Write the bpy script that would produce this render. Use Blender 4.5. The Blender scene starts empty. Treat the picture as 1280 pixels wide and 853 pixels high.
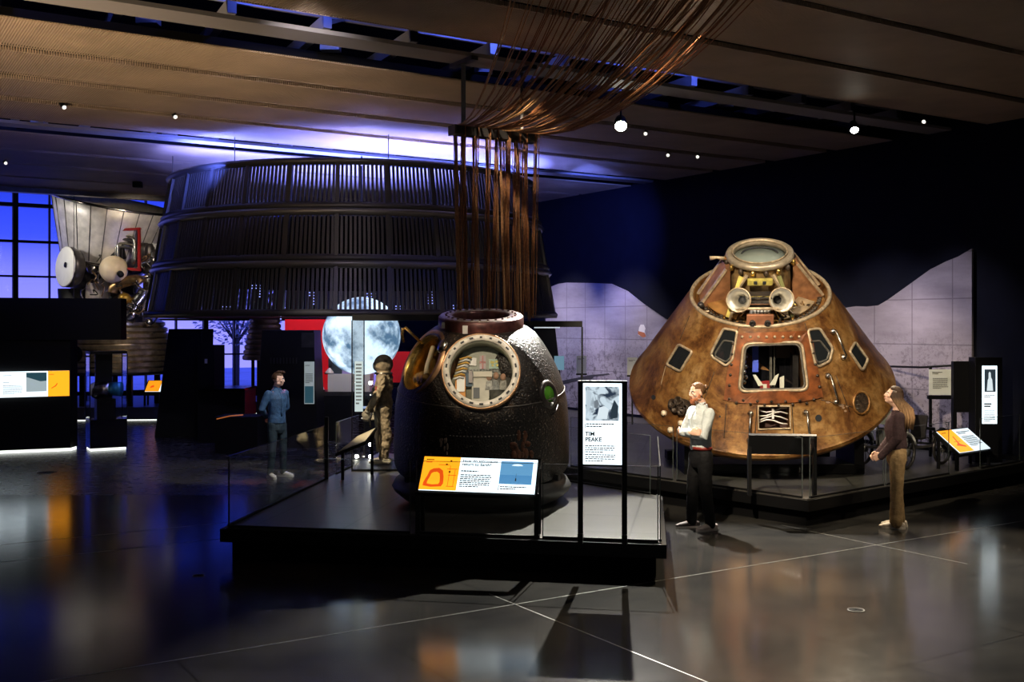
import bpy, math, random
from mathutils import Vector, Matrix, noise
R = math.radians; PI = math.pi
random.seed(7)
S = bpy.context.scene; C = S.collection
F = 1350.0; HZ = 407.0; CAMZ = 2.5
UX = Vector((.845, .536, 0)).normalized(); VX = Vector((-UX.y, UX.x, 0))

def P(px, py, z=0.0):
    d = (CAMZ - z) * F / (py - HZ)
    return Vector(((px - 640) / F * d, d, z))
def A(px, py, d):
    return Vector(((px - 640) / F * d, d, CAMZ + (HZ - py) / F * d))
def UV(u, v, z=0.0):
    p = UX * u + VX * v; return Vector((p.x, p.y, z))

# ------------------------------------------------------------ mesh builder
class MB:
    def __init__(s): s.v = []; s.f = []; s.sm = []
    def add(s, vs, fs, smooth=False):
        o = len(s.v); s.v += [Vector(v) for v in vs]
        s.f += [tuple(i + o for i in f) for f in fs]; s.sm += [smooth] * len(fs); return s
    def box(s, c, size, rz=0.0, M=None):
        c = Vector(c); hx, hy, hz = size[0]/2, size[1]/2, size[2]/2
        m = M if M is not None else Matrix.Rotation(rz, 3, 'Z')
        vs = [c + m @ Vector((x*hx, y*hy, z*hz)) for z in (-1, 1) for x, y in ((-1,-1),(1,-1),(1,1),(-1,1))]
        return s.add(vs, [(3,2,1,0),(4,5,6,7),(0,1,5,4),(1,2,6,5),(2,3,7,6),(3,0,4,7)])
    def bar(s, a, b, w, h=None, up=(0,0,1)):
        a = Vector(a); b = Vector(b); h = h or w; t = (b-a).normalized(); up = Vector(up)
        if abs(t.dot(up)) > .99: up = Vector((1,0,0))
        x = t.cross(up).normalized(); y = x.cross(t)
        m = Matrix((x, t, y)).transposed()
        return s.box((a+b)/2, (w, (b-a).length, h), M=m)
    def prism(s, poly, z0, z1):
        n = len(poly); vs = [(p[0],p[1],z0) for p in poly] + [(p[0],p[1],z1) for p in poly]
        ar = sum(poly[i][0]*poly[(i+1)%n][1]-poly[(i+1)%n][0]*poly[i][1] for i in range(n))
        fs = [tuple(range(n-1,-1,-1)), tuple(range(n, 2*n))] + [(i,(i+1)%n,n+(i+1)%n,n+i) for i in range(n)]
        if ar < 0: fs = [tuple(reversed(f)) for f in fs]
        return s.add(vs, fs)
    def sheet(s, pts, n, t0, t1):
        """closed polygon pts (3D) extruded along n from t0 to t1"""
        n = Vector(n).normalized(); pts = [Vector(p) for p in pts]; k = len(pts)
        nor = Vector((0,0,0))
        for i in range(k):
            nor += (pts[i]-pts[0]).cross(pts[(i+1)%k]-pts[0])
        vs = [p+n*t0 for p in pts] + [p+n*t1 for p in pts]
        fs = [tuple(range(k-1,-1,-1)), tuple(range(k,2*k))] + [(i,(i+1)%k,k+(i+1)%k,k+i) for i in range(k)]
        if nor.dot(n) < 0: fs = [tuple(reversed(f)) for f in fs]
        return s.add(vs, fs)
    def tube(s, pts, r, seg=8, cap=True, ref=None, smooth=True, closed=False):
        """pts list of vectors; r scalar, list, or list of (rx,ry)"""
        pts = [Vector(p) for p in pts]; n = len(pts)
        rs = r if isinstance(r, (list, tuple)) else [r]*n
        rs = [(q,q) if not isinstance(q,(list,tuple)) else q for q in rs]
        vs = []; pa = None
        for i, p in enumerate(pts):
            if closed: t = pts[(i+1)%n]-pts[i-1]
            else: t = pts[min(i+1,n-1)]-pts[max(i-1,0)]
            t.normalize()
            a = Vector(ref) if ref is not None else (pa if pa is not None else (Vector((1,0,0)) if abs(t.x)<.8 else Vector((0,1,0))))
            a = a - t*a.dot(t)
            if a.length < 1e-4: a = t.orthogonal()
            a.normalize(); pa = a; b = t.cross(a)
            for k in range(seg):
                an = 2*PI*k/seg
                vs.append(p + a*math.cos(an)*rs[i][0] + b*math.sin(an)*rs[i][1])
        fs = []
        for i in range(n if closed else n-1):
            j = (i+1)%n
            for k in range(seg):
                fs.append((i*seg+k, i*seg+(k+1)%seg, j*seg+(k+1)%seg, j*seg+k))
        if cap and not closed:
            fs.append(tuple(reversed(range(seg)))); fs.append(tuple((n-1)*seg+k for k in range(seg)))
        return s.add(vs, fs, smooth)
    def lathe(s, prof, seg=48, M=None, closed=False, smooth=True, a0=0, a1=2*PI):
        """prof list of (r,z) bottom-outside-top order"""
        M = M or Matrix.Identity(4); full = abs(a1-a0-2*PI) < 1e-6
        cols = seg if full else seg+1; vs = []; n = len(prof)
        for r, z in prof:
            for k in range(cols):
                an = a0+(a1-a0)*k/seg; vs.append(M @ Vector((r*math.cos(an), r*math.sin(an), z)))
        fs = []
        for i in range(n if closed else n-1):
            j = (i+1)%n
            for k in range(seg):
                k2 = (k+1)%cols
                a_,b_,c_,d_ = i*cols+k, i*cols+k2, j*cols+k2, j*cols+k
                if prof[i][0] < 1e-6 and prof[j][0] < 1e-6: continue
                fs.append((a_,b_,c_,d_))
        return s.add(vs, fs, smooth)
    def ball(s, c, r, seg=20, rings=12, M=None):
        rx, ry, rz = (r,r,r) if not isinstance(r,(tuple,list)) else r
        M3 = M or Matrix.Identity(3); c = Vector(c); vs = []; fs = []
        for i in range(rings+1):
            th = PI*i/rings
            for k in range(seg):
                an = 2*PI*k/seg
                vs.append(c + M3 @ Vector((rx*math.sin(th)*math.cos(an), ry*math.sin(th)*math.sin(an), -rz*math.cos(th))))
        for i in range(rings):
            for k in range(seg):
                fs.append((i*seg+k, i*seg+(k+1)%seg, (i+1)*seg+(k+1)%seg, (i+1)*seg+k))
        return s.add(vs, fs, True)
    def torus(s, c, R_, r, n=48, m=8, M=None):
        M3 = M or Matrix.Identity(3); c = Vector(c)
        return s.tube([c + M3 @ Vector((R_*math.cos(2*PI*k/n), R_*math.sin(2*PI*k/n), 0)) for k in range(n)], r, m, closed=True, ref=(M3 @ Vector((0,0,1))))
    def mesh(s, name, inv=None):
        me = bpy.data.meshes.new(name)
        vs = [inv @ v for v in s.v] if inv is not None else s.v
        me.from_pydata([tuple(v) for v in vs], [], s.f)
        me.polygons.foreach_set('use_smooth', s.sm); me.validate(); me.update()
        return me

def axisM(o, z, x=None):
    """4x4 with local z along z at origin o"""
    z = Vector(z).normalized(); x = Vector(x) if x is not None else (Vector((0,0,1)) if abs(z.z) < .95 else Vector((1,0,0)))
    x = (x - z*x.dot(z)).normalized(); y = z.cross(x)
    m = Matrix((x, y, z)).transposed().to_4x4(); m.translation = Vector(o); return m

ROOTM = {}
def world_of(o):
    if o is None: return Matrix.Identity(4)
    m = Matrix.Translation(o.location) @ o.rotation_euler.to_matrix().to_4x4()
    return world_of(o.parent) @ m
def thing(name, label, cat, loc=(0,0,0), rot=(0,0,0), group=None):
    o = bpy.data.objects.new(name, None); C.objects.link(o); o.empty_display_size = .1
    o.location = loc; o.rotation_euler = rot if isinstance(rot,(tuple,list)) else (0,0,rot)
    o['label'] = label; o['category'] = cat
    if group: o['group'] = group
    return o
def part(name, mb, m, parent=None, world=False, label=None, kind=None):
    inv = world_of(parent).inverted() if world and parent else None
    me = mb.mesh(name, inv) if isinstance(mb, MB) else mb
    if m is not None: me.materials.append(m)
    o = bpy.data.objects.new(name, me); C.objects.link(o)
    if parent: o.parent = parent
    if label: o['label'] = label
    if kind: o['kind'] = kind
    return o
def single(name, mb, m, label, cat, base=None, group=None, kind=None):
    """one-mesh thing built in world coordinates; origin moved to base"""
    base = Vector(base) if base is not None else Vector((0,0,0))
    me = mb.mesh(name, Matrix.Translation(-base)); me.materials.append(m)
    o = bpy.data.objects.new(name, me); C.objects.link(o); o.location = base
    if kind: o['kind'] = kind
    if label: o['label'] = label; o['category'] = cat
    if group: o['group'] = group
    return o
def struct(name, mb, m, parent=None):
    o = part(name, mb, m, parent)
    o['kind'] = 'structure'
    return o
def children(o): return [c for c in bpy.data.objects if c.parent == o]
def copy_tree(o, parent=None):
    c = o.copy(); C.objects.link(c)
    if parent: c.parent = parent
    for ch in children(o): copy_tree(ch, c)
    return c
def bevel(o, w=.006, n=2):
    m = o.modifiers.new('bevel', 'BEVEL'); m.width = w; m.segments = n; m.limit_method = 'ANGLE'; return o
def boolean_cut(o, cutters):
    for cb in cutters:
        me = cb.mesh('cut'); co = bpy.data.objects.new('cut', me); C.objects.link(co)
        co.parent = o.parent
        md = o.modifiers.new('b', 'BOOLEAN'); md.object = co; md.operation = 'DIFFERENCE'; md.solver = 'EXACT'
        bpy.context.view_layer.update()
        dg = bpy.context.evaluated_depsgraph_get()
        nm = bpy.data.meshes.new_from_object(o.evaluated_get(dg))
        o.modifiers.clear(); o.data = nm
        bpy.data.objects.remove(co)

# ------------------------------------------------------------ materials
def new_mat(name):
    m = bpy.data.materials.new(name); m.use_nodes = True
    nt = m.node_tree; b = nt.nodes['Principled BSDF']; return m, nt, b
def N(nt, t, **k):
    n = nt.nodes.new(t)
    for a, v in k.items():
        if a.startswith('i_'): n.inputs[a[2:].replace('_',' ')].default_value = v
        else: setattr(n, a, v)
    return n
def L(nt, a, b): nt.links.new(a, b)
def col4(c): return (c[0], c[1], c[2], 1)
def mat(name, c, rough=.5, metal=0.0, em=0.0, emc=None, noise_s=None, noise_a=.25, bump=0.0, spec=.5, bs=None):
    m, nt, b = new_mat(name)
    b.inputs['Base Color'].default_value = col4(c); b.inputs['Roughness'].default_value = rough
    b.inputs['Metallic'].default_value = metal; b.inputs['Specular IOR Level'].default_value = spec
    if em:
        b.inputs['Emission Color'].default_value = col4(emc or c); b.inputs['Emission Strength'].default_value = em
    if noise_s or bump:
        tc = N(nt, 'ShaderNodeTexCoord'); nz = N(nt, 'ShaderNodeTexNoise'); nz.inputs['Scale'].default_value = noise_s or 20; nz.inputs['Detail'].default_value = 6
        L(nt, tc.outputs['Object'], nz.inputs['Vector'])
        if noise_s:
            rp = N(nt, 'ShaderNodeValToRGB'); rp.color_ramp.elements[0].position = .3; rp.color_ramp.elements[1].position = .7
            rp.color_ramp.elements[0].color = col4([x*(1-noise_a) for x in c]); rp.color_ramp.elements[1].color = col4([min(1,x*(1+noise_a)) for x in c])
            L(nt, nz.outputs['Fac'], rp.inputs['Fac']); L(nt, rp.outputs['Color'], b.inputs['Base Color'])
        if bump:
            bp = N(nt, 'ShaderNodeBump'); bp.inputs['Strength'].default_value = bump; bp.inputs['Distance'].default_value = .02
            n2 = nz
            if bs:
                n2 = N(nt, 'ShaderNodeTexNoise'); n2.inputs['Scale'].default_value = bs; n2.inputs['Detail'].default_value = 4; L(nt, tc.outputs['Object'], n2.inputs['Vector'])
            L(nt, n2.outputs['Fac'], bp.inputs['Height']); L(nt, bp.outputs['Normal'], b.inputs['Normal'])
    return m
def emit(name, c, s):
    m, nt, b = new_mat(name); b.inputs['Base Color'].default_value = col4([x*.3 for x in c]); b.inputs['Roughness'].default_value = .4
    b.inputs['Emission Color'].default_value = col4(c); b.inputs['Emission Strength'].default_value = s; return m
def glass(name, tint=(.97,.985,.985), refl=1.0):
    m, nt, b = new_mat(name); nt.nodes.remove(b); out = nt.nodes['Material Output']
    tr = N(nt, 'ShaderNodeBsdfTransparent'); tr.inputs['Color'].default_value = col4(tint)
    gl = N(nt, 'ShaderNodeBsdfGlossy'); gl.inputs['Roughness'].default_value = .01; gl.inputs['Color'].default_value = (.9*refl,.9*refl,.9*refl,1)
    lw = N(nt, 'ShaderNodeLayerWeight'); lw.inputs['Blend'].default_value = .5
    pw = N(nt, 'ShaderNodeMath', operation='POWER'); L(nt, lw.outputs['Facing'], pw.inputs[0]); pw.inputs[1].default_value = 5
    fr = N(nt, 'ShaderNodeMath', operation='MULTIPLY_ADD'); L(nt, pw.outputs[0], fr.inputs[0]); fr.inputs[1].default_value = .96; fr.inputs[2].default_value = .035
    mx = N(nt, 'ShaderNodeMixShader'); L(nt, fr.outputs[0], mx.inputs['Fac']); L(nt, tr.outputs[0], mx.inputs[1]); L(nt, gl.outputs[0], mx.inputs[2])
    L(nt, mx.outputs[0], out.inputs['Surface']); return m

M = {}
M['black'] = mat('black_paint', (.0025,.0025,.003), .5, spec=.25)
M['black_matt'] = mat('black_matt', (.002,.002,.0025), .8, spec=.1)
M['black_gloss'] = mat('black_gloss', (.006,.006,.008), .15)
M['wall_dark'] = mat('dark_wall_paint', (.0035,.0045,.012), .85, noise_s=3, noise_a=.2, spec=.2)
M['void'] = mat('void_black', (.004,.004,.006), .9, spec=.1)
M['grey_metal'] = mat('grey_metal', (.13,.125,.12), .38, .8, noise_s=8)
M['dark_metal'] = mat('dark_metal', (.06,.055,.055), .4, .7, noise_s=8)
M['silver'] = mat('silver_metal', (.66,.63,.60), .52, .5, noise_s=5, noise_a=.2, bump=.25, bs=14)
M['steel'] = mat('steel', (.55,.52,.48), .25, 1.0, noise_s=12, noise_a=.25)
M['bronze'] = mat('bronze_pipe', (.34,.22,.10), .3, .9, noise_s=10, noise_a=.4)
M['tan'] = mat('tan_sphere', (.66,.54,.38), .4, noise_s=4, noise_a=.15)
M['white'] = mat('white_paint', (.75,.75,.73), .45, noise_s=6, noise_a=.06)
M['red'] = mat('red_paint', (.26,.008,.008), .4)
M['yellow'] = mat('yellow_strut', (.62,.52,.14), .45, noise_s=12, noise_a=.25)
M['gold'] = mat('gold_foil', (.75,.48,.14), .25, .9, noise_s=9, noise_a=.35, bump=.6, bs=18)
M['glass'] = glass('clear_glass')
M['lens'] = emit('lamp_lens', (1,.93,.78), 60)
M['lens_dim'] = emit('lamp_lens_small', (1,.95,.85), 1.3)
M['glow_white'] = emit('light_strip', (.95,1,.93), 1.5)
M['scr_white'] = emit('backlit_white', (.80,.93,1.0), 1.25)
M['scr_white2'] = emit('backlit_white_strong', (.80,.93,1.0), 1.7)
M['scr_orange'] = emit('backlit_orange', (1.0,.36,.012), 1.0)
M['scr_orange2'] = emit('backlit_orange_strong', (1.0,.36,.012), 1.5)
M['ink'] = mat('print_ink', (.012,.014,.018), .6)
M['ink_grey'] = mat('print_ink_grey', (.10,.11,.12), .6)
M['scr_blue'] = emit('backlit_blue', (.16,.42,.72), .9)
M['scr_sea'] = emit('backlit_sea_blue', (.10,.32,.62), .9)
M['scr_red'] = emit('backlit_orange_red', (.95,.10,.008), .95)
M['scr_dark'] = emit('backlit_slate', (.03,.09,.12), .7)
M['paper'] = mat('caption_board', (.72,.76,.70), .6)
# ------------------------------------------------------------ procedural surfaces
def floor_mat():
    m, nt, b = new_mat('polished_concrete')
    tc = N(nt,'ShaderNodeTexCoord'); mp = N(nt,'ShaderNodeMapping'); ang = math.atan2(UX.y, UX.x)
    mp.vector_type = 'POINT'; mp.inputs['Rotation'].default_value = (0,0,-ang); L(nt, tc.outputs['Object'], mp.inputs['Vector'])
    sp = N(nt,'ShaderNodeSeparateXYZ'); L(nt, mp.outputs[0], sp.inputs[0])
    def line(sock, per, off, w):
        a = N(nt,'ShaderNodeMath',operation='ADD'); L(nt, sock, a.inputs[0]); a.inputs[1].default_value = -off+per*50
        d = N(nt,'ShaderNodeMath',operation='MODULO'); L(nt, a.outputs[0], d.inputs[0]); d.inputs[1].default_value = per
        s = N(nt,'ShaderNodeMath',operation='SUBTRACT'); L(nt, d.outputs[0], s.inputs[0]); s.inputs[1].default_value = per/2
        ab = N(nt,'ShaderNodeMath',operation='ABSOLUTE'); L(nt, s.outputs[0], ab.inputs[0])
        g = N(nt,'ShaderNodeMath',operation='GREATER_THAN'); L(nt, ab.outputs[0], g.inputs[0]); g.inputs[1].default_value = per/2-w
        return g.outputs[0]
    l1 = line(sp.outputs['X'], 1.5, 5.2, .008); l2 = line(sp.outputs['Y'], 1.5, 8.15, .008)
    mx = N(nt,'ShaderNodeMath',operation='MAXIMUM'); L(nt,l1,mx.inputs[0]); L(nt,l2,mx.inputs[1])
    nz = N(nt,'ShaderNodeTexNoise'); nz.inputs['Scale'].default_value = .9; nz.inputs['Detail'].default_value = 9; nz.inputs['Roughness'].default_value=.65; L(nt, tc.outputs['Object'], nz.inputs['Vector'])
    rp = N(nt,'ShaderNodeValToRGB'); rp.color_ramp.elements[0].position=.3; rp.color_ramp.elements[1].position=.72
    rp.color_ramp.elements[0].color=(.015,.015,.0155,1); rp.color_ramp.elements[1].color=(.040,.038,.034,1)
    L(nt, nz.outputs['Fac'], rp.inputs['Fac'])
    mc = N(nt,'ShaderNodeMixRGB'); L(nt,mx.outputs[0],mc.inputs['Fac']); L(nt,rp.outputs['Color'],mc.inputs['Color1']); mc.inputs['Color2'].default_value=(.012,.012,.012,1)
    L(nt,mc.outputs[0],b.inputs['Base Color'])
    n2 = N(nt,'ShaderNodeTexNoise'); n2.inputs['Scale'].default_value = 6; n2.inputs['Detail'].default_value = 8; L(nt, tc.outputs['Object'], n2.inputs['Vector'])
    mr = N(nt,'ShaderNodeMapRange'); mr.inputs['To Min'].default_value=.125; mr.inputs['To Max'].default_value=.175; L(nt,n2.outputs['Fac'],mr.inputs['Value'])
    # far bay of the floor has a duller finish beyond the expansion joint
    so = N(nt,'ShaderNodeSeparateXYZ'); L(nt,tc.outputs['Object'],so.inputs[0])
    g = N(nt,'ShaderNodeMath',operation='GREATER_THAN'); L(nt,so.outputs['Y'],g.inputs[0]); g.inputs[1].default_value=15.9
    ad = N(nt,'ShaderNodeMath',operation='MULTIPLY_ADD'); L(nt,g.outputs[0],ad.inputs[0]); ad.inputs[1].default_value=.12; L(nt,mr.outputs[0],ad.inputs[2])
    L(nt,ad.outputs[0],b.inputs['Roughness'])
    b.inputs['Specular IOR Level'].default_value = .35
    bp = N(nt,'ShaderNodeBump'); bp.inputs['Strength'].default_value=.35; bp.inputs['Distance'].default_value=.01; bp.invert=True
    L(nt,mx.outputs[0],bp.inputs['Height']); L(nt,bp.outputs[0],b.inputs['Normal'])
    return m
M['floor'] = floor_mat()

def tile_mat(name, c, size, rough):
    m, nt, b = new_mat(name); tc = N(nt,'ShaderNodeTexCoord'); mp = N(nt,'ShaderNodeMapping'); mp.inputs['Rotation'].default_value=(0,0,R(10)); L(nt,tc.outputs['Object'],mp.inputs['Vector'])
    br = N(nt,'ShaderNodeTexBrick'); br.offset=0; br.inputs['Scale'].default_value=1; br.inputs['Brick Width'].default_value=size; br.inputs['Row Height'].default_value=size
    br.inputs['Mortar Size'].default_value=.012; br.inputs['Color1'].default_value=col4(c); br.inputs['Color2'].default_value=col4([x*.85 for x in c]); br.inputs['Mortar'].default_value=col4([x*.25 for x in c])
    L(nt,mp.outputs[0],br.inputs['Vector']); nz=N(nt,'ShaderNodeTexNoise'); nz.inputs['Scale'].default_value=3; nz.inputs['Detail'].default_value=8; L(nt,tc.outputs['Object'],nz.inputs['Vector'])
    mm=N(nt,'ShaderNodeMixRGB',blend_type='MULTIPLY'); mm.inputs['Fac'].default_value=.45; L(nt,br.outputs['Color'],mm.inputs['Color1']); L(nt,nz.outputs['Fac'],mm.inputs['Color2']); L(nt,mm.outputs[0],b.inputs['Base Color'])
    b.inputs['Roughness'].default_value=rough; return m
M['deck'] = tile_mat('platform_tiles', (.095,.092,.082), 1.0, .32)

def capsule_copper():
    m, nt, b = new_mat('scorched_copper_shell'); tc=N(nt,'ShaderNodeTexCoord')
    n1=N(nt,'ShaderNodeTexNoise'); n1.inputs['Scale'].default_value=1.6; n1.inputs['Detail'].default_value=10; n1.inputs['Roughness'].default_value=.68; n1.inputs['Distortion'].default_value=.6
    L(nt,tc.outputs['Object'],n1.inputs['Vector'])
    r1=N(nt,'ShaderNodeValToRGB'); e=r1.color_ramp.elements
    e[0].position=.34; e[0].color=(.045,.017,.006,1); e[1].position=.70; e[1].color=(.50,.32,.14,1)
    for p,c in ((.43,(.13,.050,.013,1)),(.52,(.25,.115,.030,1)),(.60,(.34,.185,.06,1))):
        q=r1.color_ramp.elements.new(p); q.color=c
    L(nt,n1.outputs['Fac'],r1.inputs['Fac'])
    mp=N(nt,'ShaderNodeMapping'); mp.inputs['Scale'].default_value=(9,9,9); L(nt,tc.outputs['Object'],mp.inputs['Vector'])
    n2=N(nt,'ShaderNodeTexNoise'); n2.inputs['Scale'].default_value=1.2; n2.inputs['Detail'].default_value=8; n2.inputs['Roughness'].default_value=.7; L(nt,mp.outputs[0],n2.inputs['Vector'])
    r2=N(nt,'ShaderNodeValToRGB'); r2.color_ramp.elements[0].position=.34; r2.color_ramp.elements[0].color=(.42,.36,.32,1); r2.color_ramp.elements[1].position=.55; r2.color_ramp.elements[1].color=(1,1,1,1); L(nt,n2.outputs['Fac'],r2.inputs['Fac'])
    mm=N(nt,'ShaderNodeMixRGB',blend_type='MULTIPLY'); mm.inputs['Fac'].default_value=.85; L(nt,r1.outputs['Color'],mm.inputs['Color1']); L(nt,r2.outputs['Color'],mm.inputs['Color2'])
    L(nt,mm.outputs[0],b.inputs['Base Color']); b.inputs['Metallic'].default_value=.35
    rr=N(nt,'ShaderNodeMapRange'); rr.inputs['To Min'].default_value=.28; rr.inputs['To Max'].default_value=.6; L(nt,n2.outputs['Fac'],rr.inputs['Value']); L(nt,rr.outputs[0],b.inputs['Roughness'])
    bp=N(nt,'ShaderNodeBump'); bp.inputs['Strength'].default_value=.25; bp.inputs['Distance'].default_value=.02; L(nt,n2.outputs['Fac'],bp.inputs['Height']); L(nt,bp.outputs[0],b.inputs['Normal'])
    return m
M['copper'] = capsule_copper()
M['copper_red'] = mat('red_brown_hatch', (.20,.060,.016), .38, .3, noise_s=7, noise_a=.6, bump=.2)
M['copper_pale'] = mat('worn_copper_frame', (.42,.33,.22), .42, .4, noise_s=16, noise_a=.4)
M['copper_dark'] = mat('dark_charred_vent', (.045,.030,.020), .5, .3, noise_s=20, noise_a=.7, bump=.6)

def soyuz_char():
    m, nt, b = new_mat('charred_black_shell'); tc=N(nt,'ShaderNodeTexCoord')
    mp=N(nt,'ShaderNodeMapping'); mp.inputs['Scale'].default_value=(7,7,.9); L(nt,tc.outputs['Object'],mp.inputs['Vector'])
    n1=N(nt,'ShaderNodeTexNoise'); n1.inputs['Scale'].default_value=1.5; n1.inputs['Detail'].default_value=10; n1.inputs['Roughness'].default_value=.75; L(nt,mp.outputs[0],n1.inputs['Vector'])
    r1=N(nt,'ShaderNodeValToRGB'); r1.color_ramp.elements[0].position=.40; r1.color_ramp.elements[0].color=(.005,.004,.004,1); r1.color_ramp.elements[1].position=.80; r1.color_ramp.elements[1].color=(.16,.095,.055,1)
    q=r1.color_ramp.elements.new(.58); q.color=(.014,.010,.008,1); L(nt,n1.outputs['Fac'],r1.inputs['Fac'])
    vo=N(nt,'ShaderNodeTexNoise'); vo.inputs['Scale'].default_value=46; vo.inputs['Detail'].default_value=3; L(nt,tc.outputs['Object'],vo.inputs['Vector'])
    r2=N(nt,'ShaderNodeValToRGB'); r2.color_ramp.elements[0].position=.63; r2.color_ramp.elements[0].color=(0,0,0,1); r2.color_ramp.elements[1].position=.72; r2.color_ramp.elements[1].color=(.36,.29,.22,1); L(nt,vo.outputs['Fac'],r2.inputs['Fac'])
    ad=N(nt,'ShaderNodeMixRGB',blend_type='ADD'); ad.inputs['Fac'].default_value=.7; L(nt,r1.outputs['Color'],ad.inputs['Color1']); L(nt,r2.outputs['Color'],ad.inputs['Color2'])
    L(nt,ad.outputs[0],b.inputs['Base Color']); b.inputs['Roughness'].default_value=.36
    bp=N(nt,'ShaderNodeBump'); bp.inputs['Strength'].default_value=.8; bp.inputs['Distance'].default_value=.018; L(nt,vo.outputs['Fac'],bp.inputs['Height']); L(nt,bp.outputs[0],b.inputs['Normal'])
    return m
M['char'] = soyuz_char()
M['char_rim'] = mat('dark_red_ring', (.09,.03,.028), .35, .3, noise_s=14, noise_a=.5)

def moon_mat():
    m, nt, b = new_mat('glowing_moon_surface'); tc=N(nt,'ShaderNodeTexCoord')
    n1=N(nt,'ShaderNodeTexNoise'); n1.inputs['Scale'].default_value=1.9; n1.inputs['Detail'].default_value=9; n1.inputs['Roughness'].default_value=.62; L(nt,tc.outputs['Object'],n1.inputs['Vector'])
    r1=N(nt,'ShaderNodeValToRGB'); r1.color_ramp.elements[0].position=.40; r1.color_ramp.elements[0].color=(.055,.12,.20,1); r1.color_ramp.elements[1].position=.58; r1.color_ramp.elements[1].color=(.62,.78,.92,1)
    L(nt,n1.outputs['Fac'],r1.inputs['Fac'])
    vo=N(nt,'ShaderNodeTexVoronoi'); vo.inputs['Scale'].default_value=7; L(nt,tc.outputs['Object'],vo.inputs['Vector'])
    r2=N(nt,'ShaderNodeValToRGB'); r2.color_ramp.elements[0].position=.1; r2.color_ramp.elements[0].color=(1,1,1,1); r2.color_ramp.elements[1].position=.3; r2.color_ramp.elements[1].color=(.8,.8,.8,1); L(nt,vo.outputs['Distance'],r2.inputs['Fac'])
    mm=N(nt,'ShaderNodeMixRGB',blend_type='MULTIPLY'); mm.inputs['Fac'].default_value=.8; L(nt,r1.outputs['Color'],mm.inputs['Color1']); L(nt,r2.outputs['Color'],mm.inputs['Color2'])
    L(nt,mm.outputs[0],b.inputs['Emission Color']); b.inputs['Emission Strength'].default_value=1.9; b.inputs['Base Color'].default_value=(.1,.1,.1,1); return m
M['moon'] = moon_mat()

def mural_mat():
    m, nt, b = new_mat('lunar_mural_print'); tc=N(nt,'ShaderNodeTexCoord')
    sp=N(nt,'ShaderNodeSeparateXYZ'); L(nt,tc.outputs['Object'],sp.inputs[0])
    mp=N(nt,'ShaderNodeMapping'); mp.inputs['Scale'].default_value=(.35,1,1.3); L(nt,tc.outputs['Object'],mp.inputs['Vector'])
    n1=N(nt,'ShaderNodeTexNoise'); n1.inputs['Scale'].default_value=1.0; n1.inputs['Detail'].default_value=9; n1.inputs['Roughness'].default_value=.6; L(nt,mp.outputs[0],n1.inputs['Vector'])
    r1=N(nt,'ShaderNodeValToRGB'); r1.color_ramp.elements[0].position=.33; r1.color_ramp.elements[0].color=(.20,.175,.205,1); r1.color_ramp.elements[1].position=.68; r1.color_ramp.elements[1].color=(.42,.375,.43,1); L(nt,n1.outputs['Fac'],r1.inputs['Fac'])
    # rocky foreground speckle below z = 2.3
    n2=N(nt,'ShaderNodeTexNoise'); n2.inputs['Scale'].default_value=9; n2.inputs['Detail'].default_value=5; n2.inputs['Roughness'].default_value=.8; L(nt,tc.outputs['Object'],n2.inputs['Vector'])
    r2=N(nt,'ShaderNodeValToRGB'); r2.color_ramp.elements[0].position=.40; r2.color_ramp.elements[0].color=(.18,.17,.18,1); r2.color_ramp.elements[1].position=.50; r2.color_ramp.elements[1].color=(1,1,1,1); L(nt,n2.outputs['Fac'],r2.inputs['Fac'])
    mr=N(nt,'ShaderNodeMapRange'); mr.inputs['From Min'].default_value=2.5; mr.inputs['From Max'].default_value=1.3; mr.inputs['To Min'].default_value=.05; mr.inputs['To Max'].default_value=.8; L(nt,sp.outputs['Z'],mr.inputs['Value'])
    mm=N(nt,'ShaderNodeMixRGB',blend_type='MULTIPLY'); L(nt,mr.outputs[0],mm.inputs['Fac']); L(nt,r1.outputs['Color'],mm.inputs['Color1']); L(nt,r2.outputs['Color'],mm.inputs['Color2'])
    def line(sock, per, off, w):
        a=N(nt,'ShaderNodeMath',operation='ADD'); L(nt,sock,a.inputs[0]); a.inputs[1].default_value=-off+per*20
        d=N(nt,'ShaderNodeMath',operation='MODULO'); L(nt,a.outputs[0],d.inputs[0]); d.inputs[1].default_value=per
        g=N(nt,'ShaderNodeMath',operation='LESS_THAN'); L(nt,d.outputs[0],g.inputs[0]); g.inputs[1].default_value=w; return g.outputs[0]
    l1=line(sp.outputs['X'],.80,.35,.022); l2=line(sp.outputs['Z'],.78,2.16,.022)
    mx=N(nt,'ShaderNodeMath',operation='MAXIMUM'); L(nt,l1,mx.inputs[0]); L(nt,l2,mx.inputs[1])
    ml=N(nt,'ShaderNodeMath',operation='MULTIPLY'); L(nt,mx.outputs[0],ml.inputs[0]); ml.inputs[1].default_value=.45
    mc=N(nt,'ShaderNodeMixRGB'); L(nt,ml.outputs[0],mc.inputs['Fac']); L(nt,mm.outputs[0],mc.inputs['Color1']); mc.inputs['Color2'].default_value=(.06,.05,.07,1)
    L(nt,mc.outputs[0],b.inputs['Base Color']); b.inputs['Roughness'].default_value=.8; b.inputs['Specular IOR Level'].default_value=.2
    return m
M['mural'] = mural_mat()

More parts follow.
